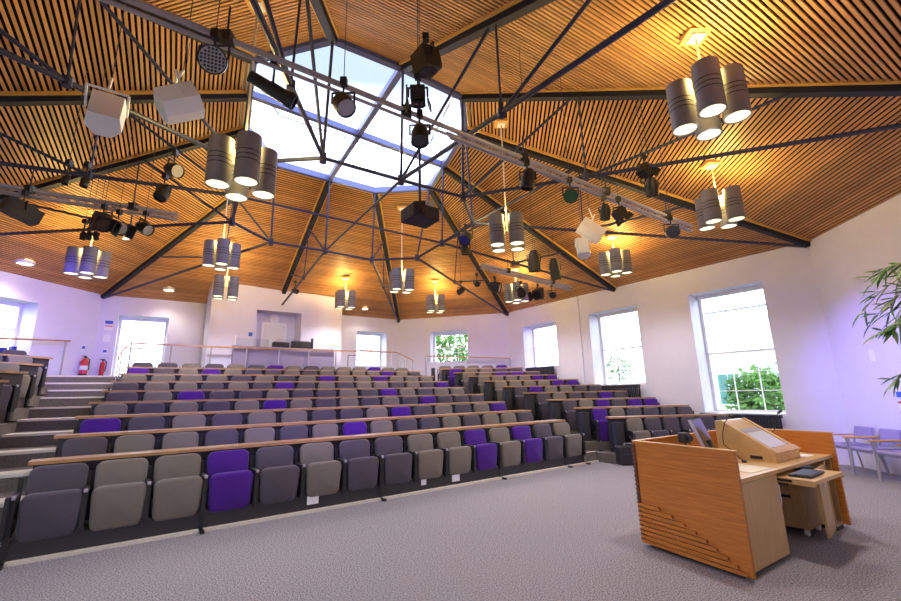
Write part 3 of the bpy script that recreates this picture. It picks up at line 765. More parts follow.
# dovetail fingers along the back corner and stepped boards low on the screen
jointwood = new_mat('dark_joint_wood', (.13, .04, .02), .5)
def comb(s0, sgn):
    pts = [(s0, .05)]
    for i in range(22):
        z = .06+i*.04; pts += [(s0+.004*sgn, z), (s0+.016*sgn, z), (s0+.016*sgn, z+.018), (s0+.004*sgn, z+.018)]
    pts.append((s0, .93)); n = len(pts); mb = MB()
    mb.add([(x, LW-.01, z) for x, z in pts]+[(x, LW+.026, z) for x, z in pts], [tuple(range(n)), tuple(reversed(range(n, 2*n)))]+[(i, n+i, n+(i+1) % n, (i+1) % n) for i in range(n)])
    return mb
lp(comb(-.001, -1), 'corner_joint', jointwood); lp(comb(LS+.001, 1), 'corner_joint', jointwood)
ends = [.20, .33, .44, .54, .63, .71, .79, .86, .93]
for i, e in enumerate(ends):
    z1_ = .385-i*.040; w0 = LW - e*1.0
    lp(MB().box(-.022, 0, w0, LW+.012, z1_-.026, z1_), 'board_step', M['panelwood'])
    lp(MB().box(-.028, -.001, w0-.02, w0, z1_-.024, z1_-.002), 'board_peg', M['panelwood'])
    lp(MB().box(LS+.001, LS+.014, w0, LW+.012, z1_-.026, z1_), 'board_step', M['panelwood'])
# worktop, cabinets
lp(MB().box(.036, LS-.036, .0, LW-.022, .695, .725), 'worktop', M['maple'])
cab = MB(); cab.box(.036, .80, .012, LW-.03, .04, .695)
lp(cab, 'left_cabinet', M['maplev'])
cdn = lp(MB().box(.045, .785, .0, .012, .05, .685), 'cabinet_door', M['maplev'])
xf(MB().tube((.74, -.022, .45), (.74, -.022, .62), .006, 8), OFF).obj('door_handle', M['chrome'], cdn)
rc = MB(); rc.box(2.05, 2.07, .02, LW-.03, .04, .695); rc.box(LS-.06, LS-.038, .02, LW-.03, .04, .695); rc.box(2.07, LS-.06, .02, LW-.03, .04, .06); rc.box(2.07, LS-.06, LW-.06, LW-.03, .06, .695)
lp(rc, 'right_cabinet', M['maplev'])
Md = OFF @ Matrix.Translation((1.90, .0, 0)) @ Matrix.Rotation(math.radians(8), 4, 'Z')
ad = xf(MB().box(-.38, 0, -.02, 0, .05, .66), Md).obj('open_door', M['maplev'], lec)
xf(MB().tube((-.30, -.035, .50), (-.30, -.035, .62), .006, 8), Md).obj('door_handle', M['chrome'], ad)
# rolling drawer pedestal under the knee hole, its drawers facing left
dp = thing('drawer_pedestal', 'low maple drawer unit on castors under the lectern worktop', 'drawer unit', LM @ Vector((1.56, .30, 0)), math.atan2(es.y, es.x) - math.pi/2)
MB().box(-.20, .20, 0, .42, .07, .58).obj('carcass', M['maplev'], dp)
for z0_, z1_, sz in ((.08, .40, .36), (.41, .57, .48)):
    d_ = MB().box(-.19, .19, -.015, 0, z0_, z1_).obj('drawer', M['maplev'], dp)
    MB().box(-.09, .09, -.018, -.0149, sz-.012, sz+.014).obj('finger_slot', M['black'], d_)
for dx in (-.15, .15):
    for dy in (.06, .36): MB().tube((dx-.015, dy, .032), (dx+.015, dy, .032), .032, 10).obj('castor', M['offwhite'], dp)
# pull out keyboard shelf
lp(MB().box(.85, 1.55, -.27, .30, .632, .662), 'pull_out_shelf', M['maple'])
lp(MB().box(.835, .85, -.27, .30, .615, .662), 'shelf_side', M['maple']); lp(MB().box(1.55, 1.565, -.27, .30, .615, .662), 'shelf_side', M['maple']); lp(MB().box(.831, .835, -.1, .05, .63, .65), 'runner_slot', M['black'])
kb = thing('keyboard', 'black keyboard lying on the pulled out maple shelf', 'keyboard', LM @ Vector((1.13, -.12, .662)), math.atan2(es.y, es.x)+.05)
rbox(-.20, .20, -.085, .085, 0, .022, .006, 2).obj('keyboard_body', M['black'], kb)
kk = MB()
for r_ in range(5):
    for c_ in range(14): kk.box(-.19+c_*.027, -.19+c_*.027+.022, -.07+r_*.028, -.07+r_*.028+.022, .022, .027)
kk.obj('key_block', M['darksteel'], kb)
ms = thing('telephone_handset', 'small black handset beside the keyboard on the maple shelf', 'handset', LM @ Vector((1.40, .0, .662)), 0)
rbox(-.09, .09, -.035, .035, 0, .035, .012, 2).obj('handset_body', M['black'], ms)
# console wedge
cw = thing('control_console', 'sloping maple console with inset touch panel standing on the lectern worktop', 'console', LM @ Vector((1.19, .14, .725)), 0)
OC = Matrix.Translation(-(LM @ Vector((1.19, .14, .725)))) @ LM @ Matrix.Translation((1.19, .14, .725))
w_ = .60; prof = [(0, 0), (0, .085), (.50, .375), (.56, .375), (.56, 0)]
wd = MB(); n_ = len(prof)
wd.add([(0, y, z) for y, z in prof] + [(w_, y, z) for y, z in prof], [tuple(range(n_)), tuple(reversed(range(n_, 2*n_)))] + [(i, n_+i, n_+(i+1) % n_, (i+1) % n_) for i in range(n_)])
xf(wd, OC).obj('wedge_body', M['maple'], cw)
sa = math.atan2(.29, .5)
Mc = OC @ Matrix.Translation((0, 0, .085)) @ RX(sa)
fr = MB(); fr.box(.0, w_, -.012, .06, .001, .02, M4=Mc); fr.box(.0, .06, .06, .58, .0005, .012, M4=Mc); fr.box(w_-.06, w_, .06, .58, .0005, .012, M4=Mc); fr.obj('lip', M['maple'], cw)
MB().box(.09, w_-.09, .08, .33, .001, .008, M4=Mc).obj('touch_panel', new_mat('touch_panel_reflection', (.72, .74, .80), .15), cw)  # near-white colour stands in for a bright reflection on the panel
MB().box(.09, w_-.09, .345, .40, .001, .006, M4=Mc).obj('button_strip', M['silver'], cw)
MB().box(-.003, -.0005, .12, .24, .02, .05, M4=OC).obj('cable_slot', M['black'], cw)
# papers, monitor, microphones
small('paper_sheet', 'white sheet of paper on the right end of the lectern worktop', 'paper', xf(MB().box(1.85, 2.08, .10, .38, .7255, .7275), LM), M['paper'])
small('pale_folder', 'pale yellow papers lying on the left end of the lectern worktop', 'papers', xf(MB().box(.45, .85, .06, .40, .7255, .7295), LM), new_mat('pale_paper', (.80, .74, .60), .6))
mo = thing('monitor', 'dark tilted flat monitor with silver edge standing left of the console', 'monitor', LM @ Vector((.86, .60, .725)), 0)
MN0 = LM.to_3x3() @ Vector((.52-.72, .45-.58, 0)); MN1 = LM.to_3x3() @ Vector((.94-.72, .58-.58, 0))
xd = (MN1-MN0).normalized(); yd = Vector((-xd.y, xd.x, 0))
Mm = Matrix(((xd.x, yd.x, 0, 0), (xd.y, yd.y, 0, 0), (0, 0, 1, 0), (0, 0, 0, 1))) @ Matrix.Translation((0, 0, .10)) @ RX(math.radians(-20))
MB().box(-.235, .24, 0, .025, 0, .34, M4=Mm).obj('casing', M['black'], mo); MB().box(-.245, -.235, -.004, .027, 0, .34, M4=Mm).obj('edge_trim', M['silver'], mo)
MB().box(-.225, .225, -.004, .0, .015, .325, M4=Mm).obj('screen', M['screen'], mo)
sb = MB(); sb.lathe([(0, 0), (.10, 0), (.10, .012), (0, .012)], 20); sb.tube((0, .0, .01), (0, .03, .2), .014); sb.obj('stand', M['black'], mo)
wc = thing('desk_camera', 'small black camera gadget behind the left screen of the lectern', 'camera', LM @ Vector((.46, .66, .725)), .4)
MB().lathe([(0, 0), (.05, 0), (.05, .01), (.008, .015), (.008, .22), (0, .22)], 16).obj('stand', M['black'], wc)
rbox(-.045, .045, -.05, .05, .20, .30, .02, 3).obj('camera_head', M['black'], wc)
MB().tube((0, -.05, .25), (0, -.075, .25), .028, 14).obj('lens', M['screen'], wc)
def gooseneck(label, base, pts, tip):
    t = thing('gooseneck_microphone', label, 'microphone', base)
    MB().lathe([(0, 0), (.022, 0), (.022, .02), (0, .02)], 14).obj('mount', M['black'], t)
    MB().path([(0, 0, .01)] + pts, .0045, 8).obj('neck', M['black'], t)
    MB().tube(pts[-1], tip, .013, 10).obj('capsule', M['black'], t)
b_ = LM @ Vector((1.00, .36, .725))
tgt = [at_depth(729, 440, 0)]  # unused marker kept for shape reference
dcon = (b_-CAM).dot(FWD)
def rel(px, py): return at_depth(px, py, dcon) - b_
gooseneck('black gooseneck microphone arching beside the left face of the console', b_, [rel(723.5, 444), rel(722.5, 434), rel(724.5, 423), rel(729, 416.5)], rel(727.0, 442.5) if False else rel(733.5, 415.5))
b2 = LM @ Vector((1.76, .66, .725)); dcon2 = (b2-CAM).dot(FWD)
def rel2(px, py): return at_depth(px, py, dcon2) - b2
gooseneck('thin upright gooseneck microphone rising behind the console on the right', b2, [rel2(774.5, 430), rel2(775.5, 418), rel2(778, 413)], rel2(781.5, 410.5))

# equipment case on the floor between lectern and right block
bc = thing('equipment_case', 'black padded equipment case on the floor at the front row aisle end', 'case', at(630, 464.5, 0), AL)
rbox(-.24, .24, -.13, .13, .0, .36, .04, 3).obj('case_body', M['black'], bc)
MB().path([(-.08, 0, .35), (-.08, 0, .40), (.08, 0, .40), (.08, 0, .35)], .012).obj('handle', M['silver'], bc)
MB().box(-.19, .19, -.136, -.129, .2, .22).obj('zip', M['darksteel'], bc)
small('latch_tag', 'tiny silver tag on the front of the black equipment case', 'tag', MB().box(0, .03, 0, .004, 0, .03), M['silver']) if False else None


# ------------------------------------------------------------------ pendants
def ceil_z(p):
    """height of the slatted ceiling above a plan point"""
    best = None
    for a, b in facets():
        for tri in ((S3[a], E3[a], E3[b]), (S3[a], E3[b], S3[b])):
            A, B, C = tri
            d = (B.x-A.x)*(C.y-A.y)-(C.x-A.x)*(B.y-A.y)
            if abs(d) < 1e-9: continue
            w1 = ((p[0]-A.x)*(C.y-A.y)-(C.x-A.x)*(p[1]-A.y))/d; w2 = ((B.x-A.x)*(p[1]-A.y)-(p[0]-A.x)*(B.y-A.y))/d
            if w1 > -.01 and w2 > -.01 and w1+w2 < 1.02: return A.z+(B.z-A.z)*w1+(C.z-A.z)*w2
    return ZE+.4 if (Vector(p)-Vector((CEN.x, CEN.y))).length > 3 else 7.9
def drum_mesh(R, H):
    gz = [.30, .40, .50]; gr = MB()
    prof = [(R*.93, 0), (R, .0), (R, H*.28)]
    body = MB(); body.lathe([(R*.9, .012), (R*.9, 0), (R, 0), (R, H), (R*.9, H), (R*.9, H-.012)], 28)
    for q in (.40, .50, .60): body.lathe([(R+.0012, H*q), (R+.0012, H*q+.012)], 28, 1)
    return body.mesh('lamp_drum', [M['drum'], M['drumline']], True)
DR, DH_ = .125, .54
DRUM = drum_mesh(DR, DH_)
_l = MB(); _l.disc((0, 0, .012), DR*.9, 28, down=True); LENS = _l.mesh('lens', M['glow'])
_l = MB(); _l.disc((0, 0, DH_-.012), DR*.9, 28); LTOP = _l.mesh('top_glow', M['glowup'])
def pendant(plan, zc, label, phase, rad=.235, grp='four drum pendant lights under the slatted ceiling', stag=0.0):
    zt_ = ceil_z(plan); t = thing('pendant_light', label, 'pendant light', (plan[0], plan[1], zt_), 0, grp)
    zb = zc-DH_/2-zt_
    MB().box(-.12, .12, -.12, .12, -.05, -.0).obj('mounting_block', M['edge'], t)
    MB().box(-.07, .07, -.07, .07, -.075, -.05).obj('ceiling_plate', M['white'], t)
    MB().tube((0, 0, -.075), (0, 0, zb+DH_*.55), .012, 8).obj('rod', M['rod'], t)
    arm = MB()
    for i in range(4):
        a = phase+i*math.pi/2; x, y = rad*math.cos(a), rad*math.sin(a)
        arm.tube((0, 0, zb+DH_*.55), (x*.5, y*.5, zb+DH_*.55), .012, 6)
        d = mobj('lamp_drum', DRUM, t); d.location = (x, y, zb + (stag if i % 2 else 0))
        mobj('lens', LENS, d); mobj('top_glow', LTOP, d)
    arm.obj('cross_arm', M['rod'], t)
    for nm, z_, e, c, ty in (('pendant_down_lamp', zb-.03, PEND_DOWN, (.93, .90, 1.0), 'SPOT'), ('pendant_up_lamp', zb+DH_+.06, PEND_UP, (1, .70, .20), 'POINT')):
        ld = bpy.data.lights.new(nm, ty); ld.energy = e; ld.color = c; ld.shadow_soft_size = .12
        if ty == 'SPOT': ld.spot_size = math.radians(150); ld.spot_blend = .6
        o = bpy.data.objects.new(nm, ld); COL.objects.link(o); o.parent = t; o.location = (0, 0, z_)
    return t
PL = [ # (mount px or None, cluster px, depth if no mount, phase deg, label)
 ((695,33), (707,101), None, -82, 'large pendant of four grey drums nearest the camera at upper right'),
 ((711,163), (724,208), None, -115, 'pendant of four grey drums below the largest one at upper right'),
 (None, (243,168), 4.9, -80, 'large pendant of four grey drums in front of the left edge of the skylight'),
 (None, (88,263), 9.0, -88, 'pendant of four grey drums furthest left below the black stage lights'),
 (None, (222,255), 9.4, -88, 'pendant of four grey drums below the large left pendant'),
 (None, (226,288), 11.4, -135, 'small pendant directly below another one in front of the booth left end'),
 ((346,277), (345,300), None, -122, 'small pendant of grey drums above the right end of the booth'),
 ((402,207), (403,281), None, -122, 'pendant of grey drums hanging below the projector'),
 ((435,280), (436,304), None, -125, 'small pendant of grey drums above the back window with foliage'),
 ((501,122), (504,233), None, -137, 'pendant of grey drums on a long rod right of the projector'),
 ((515,268), (515,293), None, -85, 'small pendant above the first right wall window amid stage lights'),
 ((612,235), (616,263), None, -85, 'pendant of grey drums above the middle right wall window, beside white speakers'),
]
_rayceil = []
for mp, cp, dep, ph, lab in PL:
    if mp:
        # intersect the mount ray with the ceiling by marching
        d = ray(*mp); s_ = 3.0
        while s_ < 30 and (CAM+d*s_).z < ceil_z((CAM+d*s_)[:2]) : s_ += .01
        q = CAM+d*s_; hd = math.hypot(q.x, q.y); e = ray(*cp); k_ = hd/math.hypot(e.x, e.y); zc = CAMZ+e.z*k_
        plan = (q.x, q.y)
    else:
        q = at_depth(*cp, dep); plan = (q.x, q.y); zc = q.z
    vd = math.atan2(-plan[1], -plan[0])
    pendant(plan, zc, lab, vd + math.radians(ph+90-0))
# recessed downlights
for px, r_, lab in (((25, 262), .14, 'round recessed downlight at far left of the slatted ceiling'), ((169, 289), .12, 'round recessed downlight above the left back doorway window'), ((365, 308), .10, 'round recessed downlight near the back corner right of the booth'), ((126, 237), .06, 'tiny recessed downlight between the left pendant and the stage lights')):
    d = ray(*px); s_ = 3.0
    while s_ < 30 and (CAM+d*s_).z < ceil_z((CAM+d*s_)[:2]): s_ += .01
    q = CAM+d*s_; t = thing('downlight', lab, 'downlight', q, 0, 'recessed downlights in the slatted ceiling')
    MB().lathe([(r_*1.25, -.05), (r_*1.25, .02), (r_, .02), (r_, -.05)], 24).obj('trim_ring', M['white'], t)
    l_ = MB(); l_.disc((0, 0, -.04), r_, 24, down=True); l_.obj('lens', M['glowdl'], t)
    ld = bpy.data.lights.new('downlight_lamp', 'SPOT'); ld.energy = DOWN_W*(r_/.12)**2; ld.color = (1, .88, .66); ld.spot_size = math.radians(120); ld.spot_blend = .7; ld.shadow_soft_size = .08
    o = bpy.data.objects.new('downlight_lamp', ld); COL.objects.link(o); o.parent = t; o.location = (0, 0, -.08)

# ------------------------------------------------------------------ lighting bars
ZB = 4.35
def bar(label, p0, p1, ladder_from=None, n_hang=3):
    A, B = at(*p0, ZB), at(*p1, ZB); t = thing('lighting_bar', label, 'lighting bar', A); d = B-A
    MB().tube((0, 0, 0), d, .028, 10).obj('pipe', M['silver'], t); MB().tube((0, 0, -.085), d+Vector((0, 0, -.085)), .018, 10).obj('lower_pipe', M['silver'], t)
    if ladder_from is not None:
        Ls = (at(*ladder_from, ZB)-A); dn_ = d.normalized(); low = Vector((0, 0, -.10)) ; side = Vector((-dn_.y, dn_.x, 0))*.10
        for off, nm in ((side, 'second_pipe'), (low+side*.5, 'third_pipe')): MB().tube(Ls+off, d+off, .012, 8).obj(nm, M['silver'], t)
        lc = MB(); n = int((d-Ls).length/.2)
        for i in range(n):
            a = Ls.lerp(d, i/n); b = Ls.lerp(d, (i+1)/n)
            lc.tube(a, b+side, .008, 5); lc.tube(a+low+side*.5, b, .008, 5); lc.tube(a+side, b+low+side*.5, .008, 5)
        lc.obj('lacing', M['silver'], t)
    else:
        for i in range(1, 6): pass
    for i in range(n_hang):
        q = d*((i+.5)/n_hang); MB().tube(q, (q.x, q.y, .32), .010, 6).obj('hanger', M['darksteel'], t)
        MB().box(-.05, .05, -.05, .05, -.05, .05, M4=Matrix.Translation(q)).obj('clamp', M['black'], t)
    return t
bar('long silver lighting bar running across below the skylight, laced at its right end', (95, -14), (692, 226), (452, 128), 5)
bar('short laced silver lighting bar at the left edge by the black stage lights', (-30, 180), (178, 214), (-30, 180), 2)
bar('short laced silver lighting bar above the first right wall window', (482, 264), (572, 287), (482, 264), 2)

# ------------------------------------------------------------------ stage lights
def aimM(dirv, at_=Vector((0, 0, 0))):
    q = Vector(dirv).normalized().to_track_quat('Z', 'Y'); return Matrix.Translation(at_) @ q.to_matrix().to_4x4()
def par(px, py, z, w, aim, label, body='par', face='bulb', lenf=1.0, hang=.22, mat='black', name='stage_light', wire=False):
    c = at(px, py, z); dep = (c-CAM).dot(FWD); s = w*dep/F_PX; R = s/2
    top = Vector((0, 0, hang)); t = thing(name, label, 'stage light', c+top, 0, 'theatre spotlights hung from the roof')
    o_ = -top; Mx = aimM(aim, o_); L = s*lenf
    b = MB()
    if body == 'par': b.lathe([(0, -L*.6), (R*.55, -L*.6), (R*.85, -L*.35), (R, -L*.1), (R, L*.5), (R*.93, L*.5), (R*.93, L*.45)], 20, M4=Mx)
    elif body == 'profile': b.lathe([(0, -L*.55), (R*.8, -L*.55), (R, -L*.45), (R, -L*.05), (R*.72, 0), (R*.72, L*.35), (R*.9, L*.38), (R*.9, L*.55), (R*.8, L*.55), (R*.8, L*.5)], 20, M4=Mx)
    elif body == 'fresnel':
        b.box(-R*.85, R*.85, -R, R*.9, -L*.5, L*.3, M4=Mx); b.lathe([(R*.8, L*.3), (R*.95, L*.5), (R*.88, L*.5), (R*.8, L*.4)], 18, M4=Mx)
        for sx in (-1, 1): b.box(sx*R*.9-.008, sx*R*.9+.008, -R*.9, R*.9, L*.45, L*.95, M4=Mx @ Matrix.Rotation(sx*.35, 4, 'Y'))
    elif body == 'moving':
        b.lathe([(0, -L*.5), (R*.7, -L*.45), (R, -L*.1), (R*.9, L*.4), (R*.6, L*.5), (R*.55, L*.44)], 16, M4=Mx)
        b.box(-R*1.05, R*1.05, -R*.7, R*.7, hang*.0+R*1.25-.0, R*1.25+R*.6, M4=Matrix.Translation(o_))
    b.obj('body', M[mat], t, True)
    f = MB(); f.disc((0, 0, L*.42), R*.9, 18, M4=Mx); f.obj('lens', M[face], t)
    if body == 'par' and face == 'bulb' and w > 20:
        led = MB()
        for i in range(-3, 4):
            for j in range(-3, 4):
                if i*i+j*j < 12: led.tube(Mx @ Vector((i*R*.24, j*R*.24, L*.42)), Mx @ Vector((i*R*.24, j*R*.24, L*.46)), R*.09, 8)
        led.obj('led_cluster', M['black'], t)
    y = MB(); sx = Vector((1, 0, 0)) if abs(Vector(aim).normalized().x) < .8 else Vector((0, 1, 0))
    a1, a2 = o_+sx*R*1.12, o_-sx*R*1.12; up = Vector((0, 0, R*1.25))
    y.path([a1, a1+up, a2+up, a2], .010, 6); y.tube(o_+up, (0, 0, 0), .010, 6)
    y.box(-.03, .03, -.03, .03, -.02, .05); y.obj('yoke', M['black'], t)
    if wire: MB().tube((0, 0, .05), (0, 0, ceil_z((c.x, c.y))-c.z-hang-.012 if ceil_z((c.x, c.y)) < 7 else .5), .004, 6).obj('suspension_wire', M['darksteel'], t)
    return t
FX = [
 (213,60,4.03,27,(.35,-.75,-.6),'round LED par light with speckled grey face under the bar, upper left','par','bulb',.55),
 (343,104,4.05,20,(.45,-.35,-.75),'blue lit lantern hanging against the skylight below the bar','par','silver',1.0),
 (418,97,4.2,17,(0,.2,-1),'dark boxy lantern hanging against the right part of the skylight','fresnel','screen',1.0),
 (420,135,3.95,18,(0,-.3,-1),'black par can with hooped yoke at the right skylight edge','par','screen',1.1),
 (102,222,3.95,16,(.5,-.3,-.5),'black fixture with bluish casing left of two above the left pendant','fresnel','screen',1.0),
 (117,227,3.95,14,(.9,-.2,-.4),'black lantern with lit edge above the left pendant','fresnel','bulb',1.1),
 (144,228,4.0,12,(.9,-.2,-.5),'small black lantern pointing right near the left roof beam','par','bulb',1.2),
 (163,193,4.1,13,(-.1,-.4,-.9),'black par can hanging under the left chord, lower of two','par','screen',1.1),
 (173,170,4.3,14,(.9,-.3,-.4),'black par can with chrome face hanging by a wire left of the large pendant','par','bulb',1.1),
 (66,180,4.15,6,(0,-.2,-1),'tiny black spotlight, left of a pair under the left chord','par','screen',1.6),
 (85,182,4.15,7,(0,-.2,-1),'tiny black spotlight, right of a pair under the left chord','par','screen',1.6),
 (83,236,3.9,5,(-.2,.2,-1),'tiny black spotlight, left of three in a row above the left pendant','par','screen',1.6),
 (89,236,3.9,5,(-.1,.2,-1),'tiny black spotlight, middle of three in a row above the left pendant','par','screen',1.6),
 (96,236,3.9,5,(.1,.2,-1),'tiny black spotlight, right of three in a row above the left pendant','par','screen',1.6),
 (528,180,3.95,14,(-.2,.1,-1),'black par can under the laced bar right of the skylight','par','screen',1.3),
 (571,196,4.0,14,(-.3,-.8,-.4),'black par can with dark green lens under the laced bar','par','pwrgreen',.9),
 (605,213,3.95,10,(0,.3,-1),'black lantern under the laced bar, left of a close pair','par','screen',1.5),
 (620,214,3.95,11,(.6,.1,-.8),'black lantern under the laced bar, right of a close pair','fresnel','screen',1.1),
 (645,171,4.45,12,(.6,.3,-.4),'black lantern with barn doors above the laced bar right end','fresnel','bulb',1.0),
 (652,188,4.2,12,(.1,.3,-1),'black lantern hanging just under the barn door lantern','par','screen',1.4),
 (672,232,3.9,13,(-.2,-.9,-.3),'round black par light below the right end of the laced bar','par','screen',.7),
 (466,238,4.3,12,(-.3,-.6,-.7),'blue lit lantern beside the truss corner right of the projector','par','bluebox',1.0),
 (465,250,4.1,9,(.1,.1,-1),'dark lantern right under the blue lit lantern','par','screen',1.0),
 (534,262,4.25,12,(0,.1,-1),'black lantern hanging behind the long rod pendant','par','screen',1.6),
 (555,270,4.1,10,(.1,.2,-1),'tall grey lantern left of the small white speaker','par','bulb',2.0),
 (495,287,4.0,11,(.9,-.3,-.3),'black lantern left of the small right pendant','par','bulb',1.0),
 (521,292,3.85,9,(0,-.6,-.6),'black par light overlapping the small right pendant','par','screen',1.0),
 (538,294,3.95,10,(-.4,-.6,-.4),'black lantern right of the small right pendant','fresnel','screen',1.0),
 (552,295,3.9,7,(0,-.9,-.3),'small round black lantern furthest right above the first window','par','screen',1.0),
 (477,284,4.05,6,(0,-.9,-.3),'small black lantern at the left end of the short right bar','par','screen',1.0),
 (461,291,4.0,6,(-.7,-.3,-.5),'tiny black lantern left of the right back roof beam','par','screen',1.2),
 (295,291,4.05,5,(.8,-.2,-.3),'tiny black lantern clipped to the tube in front of the booth','par','screen',1.2),
]
for i, f in enumerate(FX): par(*f[:6], body=f[6], face=f[7], lenf=f[8], wire=True)
# long profile lantern
def lantern_tube(p0, p1, z0, z1, w, label, mat='black', box=False):
    A, B = at(*p0, z0), at(*p1, z1); c = (A+B)/2; dep = (c-CAM).dot(FWD); R = w*dep/F_PX/2; L = (B-A).length
    t = thing('stage_light', label, 'stage light', c+Vector((0, 0, .26)), 0, 'theatre spotlights hung from the roof'); o_ = Vector((0, 0, -.26)); Mx = aimM(B-A, o_)
    b = MB()
    if box: b.box(-R, R, -R*.9, R*.9, -L/2, L/2, M4=Mx); b.box(-R*.8, R*.8, R*.9, R*1.15, -L*.4, L*.3, M4=Mx)
    else: b.lathe([(0, -L/2), (R*.8, -L/2), (R*.85, -L*.1), (R*.95, -L*.08), (R*.95, L*.3), (R*1.1, L*.32), (R*1.1, L/2), (R, L/2), (R, L*.45)], 20, M4=Mx)
    b.obj('body', M[mat], t, not box)
    f = MB(); f.disc((0, 0, L*.46) if not box else (0, 0, L/2+.002), R*.8 if box else R, 18, M4=Mx); f.obj('lens', M['screen'], t)
    y = MB(); d_ = (B-A).normalized(); sx = d_.cross(Vector((0, 0, 1))).normalized(); a1, a2 = o_+sx*R*1.15, o_-sx*R*1.15; up = Vector((0, 0, R*1.3))
    y.path([a1, a1+up, a2+up, a2], .010, 6); y.tube(o_+up, (0, 0, 0), .010, 6); y.box(-.03, .03, -.03, .03, -.02, .05); y.obj('yoke', M['black'], t)
    return t
lantern_tube((250, 76), (295, 103), 4.15, 3.98, 15, 'long black profile spotlight tube crossing the left skylight edge')
lantern_tube((4, 203), (38, 220), 4.05, 3.95, 15, 'long black boxy floodlight at the left edge under the short bar', box=True)
lantern_tube((424, 52), (428, 72), 4.62, 4.42, 22, 'black boxy hoist lantern above the bar near the top of the skylight', box=True)

# ------------------------------------------------------------------ white speakers
def white_speaker(px, py, z, w, h, dirv, label):
    c = at(px, py, z); dep = (c-CAM).dot(FWD); W_, H_ = w*dep/F_PX, h*dep/F_PX
    t = thing('loudspeaker', label, 'loudspeaker', c+Vector((0, 0, H_*.75)), 0, 'white hanging loudspeakers'); o_ = Vector((0, 0, -H_*.75)); Mx = aimM(dirv, o_)
    hw = W_/2; D2 = H_*.5
    prof = [(-hw, -hw*.25), (-hw*.45, -hw*.9), (hw*.45, -hw*.9), (hw, -hw*.25), (hw*.85, hw*.75), (-hw*.85, hw*.75)]
    b = MB(); n = 6
    b.add([(x, y, -D2) for x, y in prof] + [(x*.96, y*.96, D2) for x, y in prof], [tuple(reversed(range(n))), tuple(range(n, 2*n))] + [(i, (i+1) % n, n+(i+1) % n, n+i) for i in range(n)])
    xf(b, Mx); b.obj('cabinet', M['offwhite'], t)
    g_ = MB(); g_.add([Mx @ Vector((x*.84, y*.84, D2+.003)) for x, y in prof], [tuple(range(n))]); g_.obj('grille', M['paper'], t)
    y = MB(); y.path([Mx @ Vector(p) for p in ((-hw*1.08, 0, -D2*.2), (-hw*1.08, hw*1.35, -D2*.5), (hw*1.08, hw*1.35, -D2*.5), (hw*1.08, 0, -D2*.2))], .011, 6)
    y.tube(Mx @ Vector((0, hw*1.35, -D2*.5)), (0, 0, .12), .012, 6); y.obj('bracket', M['offwhite'], t)
    MB().tube((0, 0, .12), (0, 0, ceil_z((c.x, c.y))-c.z-H_*.75-.03), .005, 6).obj('suspension_wire', M['darksteel'], t)
    return t
white_speaker(106, 114, 4.12, 31, 38, (.25, -.35, -.85), 'large white loudspeaker hanging at upper left, left of a pair')
white_speaker(179, 104, 4.12, 34, 35, (-.75, -.45, -.55), 'large white loudspeaker hanging at upper left, right of a pair')
white_speaker(591, 231, 4.35, 18, 24, (.75, -.1, -.6), 'larger white loudspeaker by the middle right pendant, tilted')
white_speaker(583, 248, 4.15, 13, 20, (-.1, -.4, -.9), 'smaller white loudspeaker hanging right under the tilted one')

# ------------------------------------------------------------------ projector
c = at(420, 216, 4.05); dep = (c-CAM).dot(FWD); pj = thing('projector', 'dark ceiling projector hung on a pole below the skylight right corner', 'projector', c)
pw = 36*dep/F_PX
Mp = Matrix.Rotation(math.radians(35), 4, 'Z')
rb = rbox(-pw*.42, pw*.42, -pw*.36, pw*.36, -.10, .11, .02, 2); xf(rb, Mp).obj('body', M['beamgrey'], pj)
MB().tube(Mp @ Vector((-pw*.1, -pw*.36, 0)), Mp @ Vector((-pw*.1, -pw*.42, 0)), .06, 16).obj('lens', M['screen'], pj)
MB().tube((0, 0, .11), (0, 0, 2.5), .022, 8).obj('pole', M['darksteel'], pj)
MB().box(-.09, .09, -.09, .09, .11, .20).obj('bracket', M['black'], pj)
MB().box(.12, .22, -.05, .05, .11, .22).obj('aerial_box', M['silver'], pj)

# ------------------------------------------------------------------ radiators
def radiator(i, t0, t1, z0, z1, label):
    a, t, out, L = wall_frame(i); c = a+t*t0-out*.16; ang = math.atan2(t.y, t.x)
    r = thing('radiator', label, 'radiator', (c.x, c.y, z0), ang, 'column radiators under the right wall windows')
    n = int((t1-t0)/.055); body = MB()
    sgn = 1 if (Vector((-t.y, t.x, 0)).dot(out) > 0) else -1
    for k in range(n):
        x = k*.055+.0275
        for yy in (-.045, .045): body.tube((x, yy, .06), (x, yy, z1-z0-.02), .021, 6)
    for zz in (.08, z1-z0-.04): body.tube((0, 0, zz), (t1-t0, 0, zz), .035, 8)
    body.obj('column_bank', M['radiator'], r)
    for x in (.06, t1-t0-.06): MB().box(x-.02, x+.02, -.05, .05, 0, .07).obj('foot', M['radiator'], r)
    MB().tube((t1-t0, 0, .1), (t1-t0+.08, 0, .1), .016, 8).obj('valve', M['white'], r)
radiator(1, 6.62, 8.25, .0, .90, 'dark column radiator under the large right window behind the lectern')
radiator(1, 3.87, 5.16, .98, 1.60, 'dark column radiator under the middle right window')
radiator(1, .98, 2.24, 1.62, 2.27, 'dark column radiator under the furthest right wall window')

